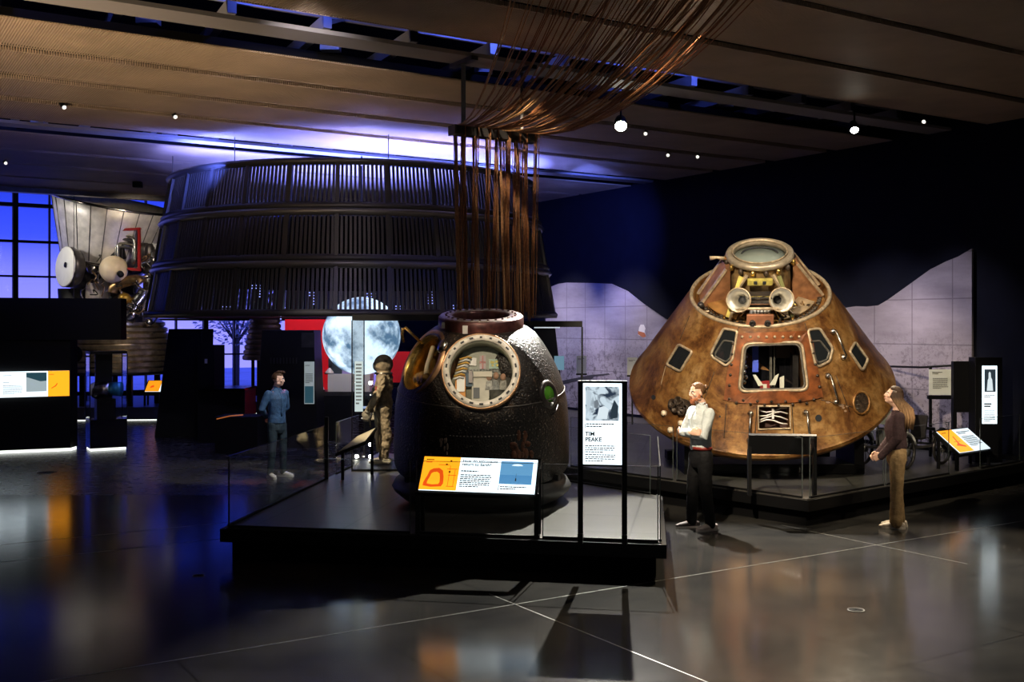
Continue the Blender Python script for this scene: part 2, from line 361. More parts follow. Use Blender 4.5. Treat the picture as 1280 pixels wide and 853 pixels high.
def photo_mat(name, c0, c1, scale, s, w=.48):
    """a printed backlit photograph: blotchy two-tone procedural picture"""
    m, nt, b = new_mat(name); tc=N(nt,'ShaderNodeTexCoord')
    n1=N(nt,'ShaderNodeTexNoise'); n1.inputs['Scale'].default_value=scale; n1.inputs['Detail'].default_value=5; n1.inputs['Distortion'].default_value=.8; L(nt,tc.outputs['Object'],n1.inputs['Vector'])
    r=N(nt,'ShaderNodeValToRGB'); r.color_ramp.elements[0].position=w-.07; r.color_ramp.elements[0].color=col4(c0); r.color_ramp.elements[1].position=w+.07; r.color_ramp.elements[1].color=col4(c1)
    L(nt,n1.outputs['Fac'],r.inputs['Fac']); L(nt,r.outputs['Color'],b.inputs['Emission Color']); b.inputs['Emission Strength'].default_value=s; b.inputs['Base Color'].default_value=(.02,.02,.02,1); return m
M['photo_bw'] = photo_mat('black_and_white_print', (.025,.04,.07), (.62,.74,.82), 9, 1.0)

# ------------------------------------------------------------ room shell
fb = MB(); fb.prism([(-24,-8),(22,-8),(22,60),(-24,60)], -.2, 0); struct('floor', fb, M['floor'])
U0, U1, V0, V1 = -7.0, 16.07, -4.0, 37.0; CZ = 5.8; TOP = 7.0
def uvbox(u0,u1,v0,v1,z0,z1):
    b = MB(); b.prism([UV(u0,v0)[:2],UV(u1,v0)[:2],UV(u1,v1)[:2],UV(u0,v1)[:2]], z0, z1); return b
struct('ceiling', uvbox(U0-.3,U1+.3,V0-.3,V1+.5,TOP,TOP+.2), M['void'])
struct('wall_right', uvbox(U1,U1+.3,V0,V1+.3,0,TOP), M['wall_dark'])
struct('wall_left', uvbox(U0-.3,U0,V0,V1+.3,0,TOP), M['wall_dark'])
struct('wall_back', uvbox(U0-.3,U1+.3,V0-.3,V0,0,TOP), M['wall_dark'])
struct('wall_far', uvbox(U0-.3,U1,V1,V1+.3,0,.25), M['wall_dark'])
M['felt'] = mat('backing_felt', (.012,.010,.009), .9, spec=.05)
slat_m = mat('warm_grey_slats', (.50,.38,.27), .55, noise_s=1.2, noise_a=.15)
M['slat'] = slat_m
strips = [(3.2,4.6),(4.68,6.1),(6.18,7.65),(7.80,9.25),(9.45,10.77),(12.65,13.90),(14.15,15.46),(15.74,17.02),(17.28,18.8),(20.07,21.98),(22.16,23.88),(24.06,25.98),(26.16,28.0)]
for v0, v1 in strips:
    b = MB(); u = U0+.1
    while u < U1-.02:
        b.add([UV(u,v0,CZ),UV(u+.014,v0,CZ),UV(u+.014,v1,CZ),UV(u,v1,CZ),UV(u,v0,CZ+.05),UV(u+.014,v0,CZ+.05),UV(u+.014,v1,CZ+.05),UV(u,v1,CZ+.05)],
              [(3,2,1,0),(4,5,6,7),(0,1,5,4),(1,2,6,5),(2,3,7,6),(3,0,4,7)])
        u += .030
    for ve in (v0,v1-.012): b.prism([UV(U0+.1,ve)[:2],UV(U1-.02,ve)[:2],UV(U1-.02,ve+.012)[:2],UV(U0+.1,ve+.012)[:2]],CZ-.006,CZ-.001)
    struct('ceiling', b, M['slat'])
    k = MB(); k.prism([UV(U0,v0+.04)[:2],UV(U1,v0+.04)[:2],UV(U1,v1-.04)[:2],UV(U0,v1-.04)[:2]], CZ+.056, CZ+.075)   # dark backing felt just over the slats
    struct('ceiling', k, M['felt'])
for (a0,a1),(b0,b1) in zip(strips,strips[1:]):
    if b0-a1 < .5:
        k = MB(); k.prism([UV(U0,a1-.05)[:2],UV(U1,a1-.05)[:2],UV(U1,b0+.05)[:2],UV(U0,b0+.05)[:2]], CZ+.08, CZ+.10); struct('ceiling', k, M['void'])  # added black strips so no light shows through the gaps
beam_m = mat('beam_paint', (.26,.24,.235), .6)
struct('trim_1', uvbox(U0,U1,11.45,11.90,CZ-.0,CZ+.05), beam_m)
struct('trim_2', uvbox(U0,U1,19.25,19.62,CZ-.0,CZ+.05), beam_m)
for v in (12.61,20.03): struct('trim_5', uvbox(U0,U1,v,v+.03,CZ+.012,CZ+.10), M['black_matt'])  # added black boards, keep slot lamp light off the slat ends
for v in (10.79,18.82): struct('trim_5', uvbox(U0,U1,v,v+.03,CZ+.012,CZ+.5), M['black_matt'])
M['seam_glint'] = mat('seam_glint_strip', (.20,.20,.18), .32, .5)  # pale strips standing in for light glinting on floor seam bevels
for q in ((-1.0,14.5,8.15,8.162),(1.0,6.0,12.5,12.512),(0,5.0,13.5,13.512)): struct('trim_6', uvbox(q[0],q[1],q[2],q[3],-.01,.0012), M['seam_glint'])
for q in ((5.2,5.212,3.0,8.6),(10.08,10.092,7.0,9.6)): struct('trim_6', uvbox(q[0],q[1],q[2],q[3],-.01,.0012), M['seam_glint'])
struct('trim_3', uvbox(U0,U1,28.0,28.25,CZ-.12,CZ+.3), M['dark_metal'])
blue_steel = mat('roof_steel', (.35,.35,.38), .5, .2)
rb = MB(); u = U0+.5; i = 0
while u < U1-.5:
    for v0, v1 in ((11.95,14.3),(19.7,22.6)):
        rb.bar(UV(u,v0,6.1), UV(u+.25,v1,6.1), .10, .16)
        if i%2 == 0: rb.bar(UV(u,v0+.2,6.1), UV(u+.9,v0+.9,6.55), .04); rb.box(UV(u+.5,v0+1.1,6.15),(.25,.16,.2))
    u += 1.15; i += 1
for v in (12.5,13.4,20.4,21.6): rb.bar(UV(U0,v,6.32), UV(U1,v,6.32), .05)
struct('trim_4', rb, blue_steel)

# windows along the far side
bw = 3.0; i = 0; u = U0
M['pane'] = glass('window_pane', (.9,.93,1.0), .7)
while u < 13.0:
    i += 1
    w = part('window_%d'%i, uvbox(u+.05,u+bw-.05,V1+.05,V1+.07,.25,TOP), M['pane']); w['kind'] = 'structure'
    fr = MB()
    def fbar(p,q,t): fr.bar(p,q,t,t)
    for k in range(3):
        uu = u + k*1.0; t = .16 if k == 0 else .045
        fr.prism([UV(uu-t/2,V1-.05)[:2],UV(uu+t/2,V1-.05)[:2],UV(uu+t/2,V1+.15)[:2],UV(uu-t/2,V1+.15)[:2]], .25, TOP)
    for z,t in ((.3,.1),(1.5,.05),(2.7,.07),(4.05,.06),(5.15,.08),(6.3,.12)):
        fr.prism([UV(u,V1-.04)[:2],UV(u+bw,V1-.04)[:2],UV(u+bw,V1+.14)[:2],UV(u,V1+.14)[:2]], z-t/2, z+t/2)
    part('window_frame', fr, M['black'], w)
    u += bw
struct('wall_far', uvbox(u,U1+.3,V1,V1+.3,.25,TOP), M['wall_dark'])
pv = MB(); pv.prism([UV(-16,37.6)[:2],UV(24,37.6)[:2],UV(24,62)[:2],UV(-16,62)[:2]],.0,.02); struct('floor', pv, mat('pale_pavement',(.75,.75,.78),.6,noise_s=.6,noise_a=.2))
# twilight street outside
ob = MB()
lf = MB(); rnd = random.Random(3)
def leaf_tree(base, h, rad, n, label):
    t = thing('tree', label, 'tree', base)
    tr = MB(); tr.tube([(0,0,0),(.05,0,h*.4),(0,.05,h*.75)], [.12,.09,.04], 8)
    for k in range(7):
        a = k*.9; tr.tube([(0,0,h*.4),(math.cos(a)*rad*.5,math.sin(a)*rad*.5,h*.7)], [.05,.02], 6)
    part('trunk', tr, M['bark'], t)
    lv = MB()
    for k in range(n):
        d = Vector((rnd.gauss(0,1),rnd.gauss(0,1),rnd.gauss(0,1))).normalized()*rad*rnd.uniform(.4,1)
        c = Vector((0,0,h*.72))+Vector((d.x,d.y,d.z*.75)); a = rnd.uniform(0,6.28); s = rnd.uniform(.07,.15)
        e1 = Vector((math.cos(a),math.sin(a),rnd.uniform(-.5,.5)))*s; e2 = Vector((-math.sin(a),math.cos(a),rnd.uniform(-.6,.6)))*s*.6
        lv.add([c-e1,c-e2,c+e1,c+e2],[(0,1,2,3)])
    part('foliage', lv, M['leaf'], t)
M['bark'] = mat('bark', (.10,.08,.07), .9); M['leaf'] = mat('pale_leaves', (.55,.6,.62), .7)
leaf_tree(UV(14.2,43.5,0), 4.4, 2.0, 1500, 'leafy tree outside the blue windows, seen below the dark drum')
# world
wd = bpy.data.worlds.new('dusk'); S.world = wd; wd.use_nodes = True; nt = wd.node_tree
bg = nt.nodes['Background']; tc = N(nt,'ShaderNodeTexCoord'); sp = N(nt,'ShaderNodeSeparateXYZ'); L(nt,tc.outputs['Generated'],sp.inputs[0])
rp = N(nt,'ShaderNodeValToRGB'); e = rp.color_ramp.elements; e[0].position=.0; e[0].color=(.30,.27,.95,1); e[1].position=.6; e[1].color=(.07,.10,.75,1)
for p,c in ((.045,(.20,.20,.95,1)),(.075,(.045,.075,.80,1)),(.125,(.012,.035,.50,1))):
    q = e.new(p); q.color = c
L(nt,sp.outputs['Z'],rp.inputs['Fac']); L(nt,rp.outputs['Color'],bg.inputs['Color']); bg.inputs['Strength'].default_value = 1.6
nz = N(nt,'ShaderNodeTexNoise'); nz.inputs['Scale'].default_value=6
# ------------------------------------------------------------ lunar mural on the right wall
def wall_su(px):
    k = (px-640)/F; # u = const U1 line: UX.x*X+UX.y*D = U1
    d = (U1-.03)/(UX.x*k+UX.y); return d
def on_wall(px, py, off=.05):
    k = (px-640)/F; d = (U1-off)/(UX.x*k+UX.y); return Vector((k*d, d, CAMZ+(HZ-py)/F*d))
outl = [(684,361),(700,355),(710,353.5),(740,354),(765,355),(785,364),(805,380),(831,398),(860,412),(930,412),(1000,402),(1040,390),(1062,384.5),(1072,383),(1085,383.5),(1100,382),(1112,375),(1140,355),(1165,337),(1185,327),(1200,321),(1217,311)]
base = on_wall(1217,407,.06); base.z = 0
ang_w = math.atan2(VX.y, VX.x)
mu = thing('lunar_mural', 'pale grey photo mural of a moonscape with mountains on the dark right wall', 'mural', base, (0,0,ang_w))
def loc_w(px,py,off=0):
    p = on_wall(px,py,.06); q = Matrix.Rotation(-ang_w,3,'Z') @ (p-base); return Vector((q.x, off, q.z))
pts = [loc_w(*q) for q in outl]; x0 = pts[0].x
poly = pts + [Vector((0,0,.42)), Vector((x0,0,.42))]
sg = 1 if (Matrix.Rotation(ang_w,3,'Z') @ Vector((0,1,0))).dot(-UX) > 0 else -1
mb = MB(); mb.sheet(poly, (0,sg,0), .0, .05); part('print', mb, M['mural'], mu)
# picture details printed on it: lander and long dark shadow
def decal(name, pxs, m, off, th=.004):
    b = MB(); b.sheet([loc_w(*q) for q in pxs], (0,sg,0), off, off+th); return part(name, b, m, mu)
decal('printed_lander', [(800,419),(801,410),(803,406),(807,406),(809,411),(808,414),(809,421),(805,421)], mat('print_pale',(.75,.72,.72),.8), .051)
decal('printed_lander_base', [(800,418),(800,414),(808,416),(810,421),(806,422)], mat('print_orange',(.45,.14,.06),.8), .056)
decal('printed_shadow', [(705,476),(740,469),(763,467),(765,468.5),(745,471),(742,474),(722,477),(705,481)], mat('print_dark',(.03,.027,.035),.8), .051)
struct('baseboard_right', uvbox(U1-.08,U1,V0,V1,.0,.42), M['black'])
# ------------------------------------------------------------ sign boards
class Board:
    """flat lit panel: origin = lower-left corner, ex/ey unit axes, w x h metres; art is laid on it as thin sheets"""
    def __init__(s, root, o, ex, ey, w, h, m, name='screen', th=.02):
        s.root = root; s.o = Vector(o); s.ex = Vector(ex).normalized(); s.ey = Vector(ey).normalized(); s.en = s.ex.cross(s.ey).normalized(); s.w = w; s.h = h
        b = MB(); b.sheet([s.p(0,0),s.p(1,0),s.p(1,1),s.p(0,1)], s.en, -th, 0); s.scr = part(name, b, m, root, world=True)
    def p(s, x, y): return s.o + s.ex*(x*s.w) + s.ey*(y*s.h)
    def rect(s, name, x0, y0, x1, y1, m, off=.0015):
        b = MB(); b.sheet([s.p(x0,y0),s.p(x1,y0),s.p(x1,y1),s.p(x0,y1)], s.en, .0003, off); o = part(name, b, m, s.scr); return s._fix(o)
    def poly(s, name, pts, m, off=.0025):
        b = MB(); b.sheet([s.p(*q) for q in pts], s.en, .0003, off); return s._fix(part(name, b, m, s.scr))
    def _fix(s, o):
        inv = world_of(s.root).inverted(); o.data.transform(inv); o.data.update(); return o
    def lines(s, x0, x1, y_top, n, dy, m, hh=.45, seed=1, name='small_print'):
        r = random.Random(seed); b = MB()
        for i in range(n):
            y = y_top - i*dy; x = x0; end = x1 if i < n-1 else x0+(x1-x0)*.6
            end -= r.uniform(0,.06)*(x1-x0)
            while x < end:
                wl = min(r.uniform(.05,.13)*(x1-x0), end-x)
                b.sheet([s.p(x,y-dy*hh),s.p(x+wl,y-dy*hh),s.p(x+wl,y),s.p(x,y)], s.en, .0003, .003); x += wl+.018*(x1-x0)
        return s._fix(part(name, b, m, s.scr))
    def text(s, name, txt, x, y, size, m, bold=.0):
        cu = bpy.data.curves.new('t','FONT'); cu.body = txt; cu.size = size; cu.offset = bold; cu.extrude = .001; cu.space_line = .95
        o = bpy.data.objects.new('t', cu); C.objects.link(o); bpy.context.view_layer.update()
        me = bpy.data.meshes.new_from_object(o.evaluated_get(bpy.context.evaluated_depsgraph_get())); bpy.data.objects.remove(o)
        mm = Matrix((s.ex, s.ey, s.en)).transposed().to_4x4(); mm.translation = s.p(x,y)+s.en*.003
        me.transform(mm); me.materials.clear(); me.materials.append(m)
        ob = bpy.data.objects.new(name, me); C.objects.link(ob); ob.parent = s.scr; return s._fix(ob)

# ------------------------------------------------------------ big dark slatted drum
DC = Vector((-3.18, 22.0, 0)); ZL = [2.66, 3.59, 4.49, 5.36]
def drad(z): return 4.07 + (3.60-4.07)*(z-2.66)/(5.36-2.66)
drum = thing('slatted_drum', 'huge round dark slatted ring hanging over the moon sphere and cases', 'hanging structure', (DC.x,DC.y,ZL[0]))
M['drum'] = mat('drum_steel', (.055,.05,.048), .42, .5); M['drum_rim'] = mat('drum_rim_steel', (.17,.155,.14), .35, .6)
for t in range(3):
    z0, z1 = ZL[t]+.06, ZL[t+1]-.10; b = MB(); n = 312
    for k in range(n):
        a = 2*PI*k/n; r0, r1 = drad(z0)-.03, drad(z1)-.03
        d = Vector((math.cos(a), math.sin(a), 0)); q = Vector((-d.y, d.x, 0)); w = .0205
        p0 = DC+d*r0; p1 = DC+d*r1; p0.z = z0; p1.z = z1
        b.add([p0-q*w,p0+q*w,p0+q*w-d*.03,p0-q*w-d*.03,p1-q*w,p1+q*w,p1+q*w-d*.03,p1-q*w-d*.03],
              [(0,1,5,4),(1,2,6,5),(2,3,7,6),(3,0,4,7)])
    part('slat_panel', b, M['drum'], drum, True)
    c = MB(); m4 = Matrix.Translation((DC.x,DC.y,0))
    c.lathe([(drad(z0)-.08,z0-.07),(drad(z0)+.03,z0-.07),(drad(z0)+.05,z0),(drad(z0)+.01,z0+.05),(drad(z0)-.08,z0+.05)], 128, m4, closed=True)
    part('lower_rim', c, M['drum'], drum, True)
    c = MB(); zt = z1
    c.lathe([(drad(zt)-.08,zt-.02),(drad(zt)+.01,zt-.02),(drad(zt)+.07,zt+.05),(drad(zt)+.03,zt+.10),(drad(zt)-.08,zt+.10)], 128, m4, closed=True)
    part('upper_rim', c, M['drum_rim'] if t < 2 else M['drum'], drum, True)
    for k in range(28):
        a = 2*PI*(k+.5*(t%2)*0)/28+.06; d = Vector((math.cos(a),math.sin(a),0)); p0 = DC+d*(drad(z0)+.005); p1 = DC+d*(drad(z1)+.005); p0.z=z0; p1.z=z1
        c = MB(); c.bar(p0,p1,.07,.05,up=d); part('post', c, M['drum'], drum, True)
for k in range(8):
    a = 2*PI*k/8+.3; d = Vector((math.cos(a),math.sin(a),0))*(drad(5.3)-.05); c = MB()
    c.tube([DC+d+Vector((0,0,5.33)), DC+d+Vector((0,0,5.79))], .008, 6); part('hanger_wire', c, M['grey_metal'], drum, True)
glint_m = emit('blue_glint', (.35,.4,1.0), 1.6); rq = random.Random(8)  # added glowing dots for blue reflections glimpsed through the slats
for k in range(26):
    px_ = 225+k*18; py_ = (330,362,300,382)[k%4]+rq.uniform(-6,6); q = A(px_,py_,20.4+abs(k-12)*.10); b = MB()
    for i_ in range(3):
        for j_ in range(rq.choice((2,3,5))): b.box((q.x+i_*.075,q.y,q.z-j_*.055),(.026,.01,.018))
    part('glint_dots', b, glint_m, drum, True)
# inner dark ring with walkway gear seen through the slats
c = MB(); c.lathe([(3.3,3.3),(3.32,3.3),(3.25,4.4),(3.23,4.4)], 96, Matrix.Translation((DC.x,DC.y,0)), closed=True); part('inner_skirt', c, M['black_matt'], drum, True)
for k in range(10):
    a = 2*PI*k/10; d = Vector((math.cos(a),math.sin(a),0)); c = MB()
    p = DC+d*3.28; q = DC+d*(drad(3.6)-.06); p.z = q.z = 3.62; c.bar(p,q,.05); part('spoke', c, M['drum'], drum, True)
# moon
mc = A(452,420,21.0)
mo = thing('moon_sphere', 'glowing blue-white moon sphere under the dark drum', 'moon model', (mc.x,mc.y,mc.z-.76))
b = MB(); b.ball(mc, .755, 64, 40); part('globe', b, M['moon'], mo, True)
b = MB(); b.tube([mc+Vector((0,0,.74)), Vector((mc.x,mc.y,5.79))], .015, 8); part('suspension_rod', b, M['black'], mo, True)
# exhibition bay behind the moon: red walls, purple niche, counters
M['redwall'] = mat('red_exhibit_wall', (.62,.010,.008), .6); M['purple'] = emit('lilac_light_panel', (.32,.25,.95), .75)
b = MB(); p0 = A(356,400,25.0); p1 = A(424,400,25.0); b.prism([(p0.x,25.0),(p1.x,25.0),(p1.x,25.1),(p0.x,25.1)], 0, 2.64)
single('exhibit_wall', b, M['redwall'], 'tall red exhibit wall to the left of the moon sphere', 'partition', (p0.x,25,0))
b = MB(); p0 = A(478,400,24.6); p1 = A(521,400,24.6); b.prism([(p0.x,24.6),(p1.x,24.6),(p1.x,24.7),(p0.x,24.7)], 1.2, 1.9)
single('exhibit_wall', b, M['redwall'], 'dim red exhibit wall to the right of the moon sphere', 'partition', (p0.x,24.6,1.2))
b = MB(); p0 = A(424,400,25.02); p1 = A(480,400,25.02); b.prism([(p0.x,25.02),(p1.x,25.02),(p1.x,25.1),(p0.x,25.1)], .9, 2.6)
single('light_panel', b, M['purple'], 'lilac lit panel low behind the moon sphere', 'light panel', (p0.x,25.02,.9))
# display counter with small models
cl = A(393,492,23.4); cr = A(462,492,23.4)
ct = thing('display_counter', 'black display counter with a white shelf under the moon sphere', 'counter', (cl.x,23.4,0))
b = MB(); b.prism([(cl.x,23.4),(cr.x+.2,23.4),(cr.x+.2,24.2),(cl.x,24.2)], 0, .98); bevel(part('cabinet', b, M['black'], ct, True))
b = MB(); b.prism([(cl.x+.28,23.45),(cr.x,23.45),(cr.x,24.1),(cl.x+.28,24.1)], 1.06, 1.5-.06); part('shelf', b, mat('cream_plinth',(.62,.58,.45),.5), ct, True)
b = MB(); b.prism([(cl.x,23.42),(cr.x+.15,23.42),(cr.x+.15,24.15),(cl.x,24.15)], .98, 1.06); part('counter_top', b, M['dark_metal'], ct, True)
def small_model(px, py, d, w, h, m, name, label, kind):
    p = A(px,py,d); t = thing(name, label, 'model', (p.x,d,p.z)); b = MB()
    if kind == 0:
        b.box((p.x,d,p.z+h*.5),(w,w*.8,h)); bevel(part('body',b,m,t,True),.01)
        c = MB(); c.tube([(p.x,d,p.z+h),(p.x,d,p.z+h*1.35),(p.x+.05,d,p.z+h*1.5)],[.03,.025,.01],8); part('mast',c,M['grey_metal'],t,True)
        for s in (-1,1):
            c = MB(); c.box((p.x+s*w*.3,d-w*.42,p.z+h*.6),(w*.2,.02,h*.3)); part('panel',c,M['dark_metal'],t,True)
    else:
        b.lathe([(0,0),(w*.5,0),(w*.45,h*.3),(w*.2,h*.7),(0,h)],20,Matrix.Translation((p.x,d,p.z))); part('body',b,m,t,True)
        c = MB(); c.lathe([(w*.52,0),(w*.58,0),(w*.58,h*.12),(w*.52,h*.12)],20,Matrix.Translation((p.x,d,p.z)),closed=True); part('base_ring',c,M['dark_metal'],t,True)
zc = CAMZ+(HZ-1)/F
def py_at(z,d): return HZ+(CAMZ-z)*F/d
small_model(420, py_at(1.44,23.7), 23.7, .30, .34, mat('dark_case',(.04,.05,.05),.4), 'instrument_model','dark boxy instrument model on the white shelf under the moon',0)
small_model(436, py_at(1.44,23.7), 23.7, .26, .22, mat('lilac_model',(.35,.28,.5),.4), 'instrument_model','small lilac boxy model on the white shelf right of the dark one',0)
small_model(398, py_at(1.06,23.6), 23.6, .26, .28, M['white'], 'capsule_model','small white cone capsule model at the left end of the counter',1)
small_model(412, py_at(1.44,23.6), 23.6, .20, .16, M['tan'], 'capsule_model','small tan cone capsule model on the white shelf',1)
# ------------------------------------------------------------ upright rocket engine
ED = 29.5
def E(px, py, dd=0.0): return A(px, py, ED+dd)
ks = ED/F
eng = thing('rocket_engine', 'tall upright rocket engine with flared silver nozzle and ribbed bell', 'rocket engine', (E(150,400).x, ED, .35))
c0 = E(131,324); c1 = E(136.5,255); ax = Vector((.20,-.135,.97))
m4 = axisM(c0, ax); Hn = 1.55
b = MB(); b.lathe([(1.12,0),(1.14,.02),(1.24,.35),(1.36,.8),(1.47,1.2),(1.56,Hn),(1.53,Hn+.02),(1.50,Hn),(1.30,.8),(1.1,.1)],72,m4)
part('nozzle_cone', b, M['silver'], eng, True)
b = MB(); b.torus(m4 @ Vector((0,0,Hn)), 1.56, .035, 72, 8, m4.to_3x3()); part('nozzle_rim', b, M['steel'], eng, True)
b = MB()
for k in range(24):
    a = 2*PI*k/24; b.tube([m4 @ Vector((r*math.cos(a), r*math.sin(a), z)) for r,z in ((1.145,.03),(1.375,.82),(1.57,Hn-.02))], .012, 5)
part('nozzle_seams', b, M['grey_metal'], eng, True)
b = MB(); b.lathe([(.9,-.32),(1.05,-.25),(1.16,-.1),(1.14,.03),(.9,.03)],48,m4); part('gimbal_ring', b, M['steel'], eng, True)
b = MB(); b.lathe([(.0,-.30),(1.0,-.28),(.85,-.9),(.55,-1.5),(.0,-1.5)],40,axisM(c0,(0,0,1))); part('thrust_core', b, M['dark_metal'], eng, True)
# lower bell
lb = E(150,465).z; cx = E(146,400).x; prof = [(.62,lb+2.0),(.8,lb+1.75),(1.05,lb+1.45)]
b = MB(); zb = lb; n = 9; pr = [(1.34,lb)]
for k in range(n):
    r = 1.36+.06*math.sin(PI*k/(n-1)*.9+.2)-.10*max(0,(k-5)/3)**1.5; z = lb+k*.155
    pr += [(r-.05,z),(r,z+.03),(r,z+.11),(r-.05,z+.135)]
pr += [(.95,lb+1.5),(.75,lb+1.75),(.6,lb+2.1),(.0,lb+2.1)]
b.lathe(pr, 64, Matrix.Translation((cx,ED,0)), smooth=False); part('ribbed_bell', b, mat('ribbed_bell_metal',(.50,.42,.32),.32,.9,noise_s=7,noise_a=.3), eng, True)
for k in range(5):
    a = 2*PI*k/5+.35; b = MB(); p = Vector((cx+1.05*math.cos(a), ED+1.05*math.sin(a), 0)); b.bar(p+Vector((0,0,.35)), p+Vector((0,0,lb+.03)), .13); part('support_leg', b, M['black'], eng, True)
b = MB(); b.lathe([(1.2,lb-.06),(1.38,lb-.06),(1.38,lb+.02),(1.2,lb+.02)],48,Matrix.Translation((cx,ED,0)),closed=True); part('support_ring', b, M['black'], eng, True)
# white dish drum facing left
dm = axisM(E(84,334,-1.5), (-.66,-.75,.06))
b = MB(); b.lathe([(0,.02),(.50,.05),(.53,.0),(.53,-.10),(.46,-.26),(.3,-.34),(0,-.34)][::-1],40,dm); part('exhaust_drum', b, M['dark_metal'], eng, True)
b = MB(); b.lathe([(.0,.055),(.06,.058),(.50,.075),(.535,.05),(.50,.03),(0,.03)][::-1],48,dm); part('white_disc', b, M['white'], eng, True)
b = MB(); b.lathe([(0,.062),(.07,.075),(.07,.085),(0,.086)][::-1],20,dm@Matrix.Translation((.05,-.05,0))); part('disc_hub', b, M['black'], eng, True)
b = MB(); b.lathe([(.30,-1.3),(.34,-1.3),(.40,-.2),(.3,-.2)],24,Matrix.Translation(E(92,352,-.6))); part('stand_cone', b, M['black'], eng, True)
# round tan sphere tank
b = MB(); b.ball(E(142,337,-1.2), .36, 32, 20); part('sphere_tank', b, M['tan'], eng, True)
b = MB(); b.lathe([(0,0),(.08,0),(.08,.12),(0,.12)],16,axisM(E(150,342,-1.5),(.5,-.8,-.3))); part('tank_port', b, M['black'], eng, True)
# white equipment box
b = MB(); b.box(E(124,349,-.75),(.62,.3,1.15),M=Matrix.Rotation(.08,3,'Y')); bevel(part('equipment_box', b, mat('pale_panel',(.62,.58,.52),.5,noise_s=9,noise_a=.2), eng, True),.08,3)
b = MB(); b.lathe([(0,0),(.16,.0),(.16,.1),(0,.1)],24,axisM(E(123,324,-.95),(-.2,-1,.1))); part('box_port', b, M['dark_metal'], eng, True)
b = MB(); b.ball(E(116,336,-1.0), (.16,.16,.16)); part('valve', b, M['steel'], eng, True)
# pipes
def pipe(name, px, rad, m, dd=-1.1, seg=10):
    pts = [E(x,y,dd+(q[0] if q else 0)) for x,y,*q in px]
    if len(pts) > 2:       # Catmull-Rom smoothing
        out = []
        for i in range(len(pts)-1):
            p0 = pts[max(i-1,0)]; p1 = pts[i]; p2 = pts[i+1]; p3 = pts[min(i+2,len(pts)-1)]
            for t in (0,.25,.5,.75):
                out.append(.5*((2*p1)+(p2-p0)*t+(2*p0-5*p1+4*p2-p3)*t*t+(3*p1-p0-3*p2+p3)*t**3))
        pts = out+[pts[-1]]
    b = MB(); b.tube(pts, rad, seg); return part(name, b, m, eng, True)
pipe('turbine_pipe', [(140,366),(142,360),(150,355),(162,351),(172,350),(176,354)], .14, M['bronze'])
pipe('discharge_pipe', [(182,362),(178,370),(170,380),(166,392),(160,399)], .17, M['steel'])
pipe('discharge_pipe', [(186,364),(181,378),(178,396)], .06, M['steel'])
b = MB(); b.ball(E(192,357,-.9), (.27,.27,.40)); part('turbopump', b, M['steel'], eng, True)
for yy in (346,352,366): 
    b = MB(); b.torus(E(192,yy,-.9), .27, .03, 32, 6); part('pump_flange', b, M['steel'], eng, True)
b = MB(); b.ball(E(156,373,-1.15), (.17,.17,.14)); part('regulator', b, mat('amber_metal',(.55,.34,.06),.3,.8), eng, True)
b = MB(); b.ball(E(152,381,-1.15), (.2,.2,.12)); part('valve', b, M['bronze'], eng, True)
for k in range(4):
    x = 145+k*1.2; y = 294+k*5
    pipe('manifold_tube', [(x,y+28-k*3),(x,y+4),(x+3,y),(162-k*1.0+k*3,y+2),(168-k*.6,y+8),(168-k*.6,330)], .035, M['dark_metal'] if k%2 else M['steel'], -1.15, 8)
b = MB()
for a_,c_ in (((145,288),(176,286)),((174,286),(174,338)),((160,336),(176,338))): b.bar(E(*a_,-1.25),E(*c_,-1.25),.09,.06)
part('red_bracket', b, M['red'], eng, True)
for k,(x,y,h) in enumerate(((186,326,.7),(180,318,.4),(194,330,.55))):
    b = MB(); p = E(x,y,-.8); b.lathe([(.0,-h/2),(.15,-h/2),(.15,h/2),(.1,h/2+.1),(0,h/2+.1)],20,Matrix.Translation(p)); part('actuator', b, M['dark_metal'], eng, True)
b = MB(); b.box(E(148,314,-1.0),(.34,.25,.42)); bevel(part('control_box', b, M['black'], eng, True),.03)
rr = random.Random(5)
for k in range(34):
    x,y = rr.uniform(106,202), rr.uniform(318,395); pts = [(x,y)]
    for j in range(3): x += rr.uniform(-10,10); y += rr.uniform(-9,9); pts.append((x,y))
    pipe('cable', pts, rr.uniform(.012,.028), [M['black'],M['steel'],M['bronze']][k%3], -1.05-rr.uniform(0,.35), 6)
for k in range(9):
    x,y = rr.uniform(150,200), rr.uniform(366,404); b = MB(); b.ball(E(x,y,-.8), rr.uniform(.05,.11),12,8); part('fitting', b, M['steel'] if k%2 else M['bronze'], eng, True)
b = MB(); b.box(E(204,335,-.2),(.5,.2,1.3)); bevel(part('back_panel', b, mat('pale_panel2',(.55,.55,.6),.5), eng, True),.03)
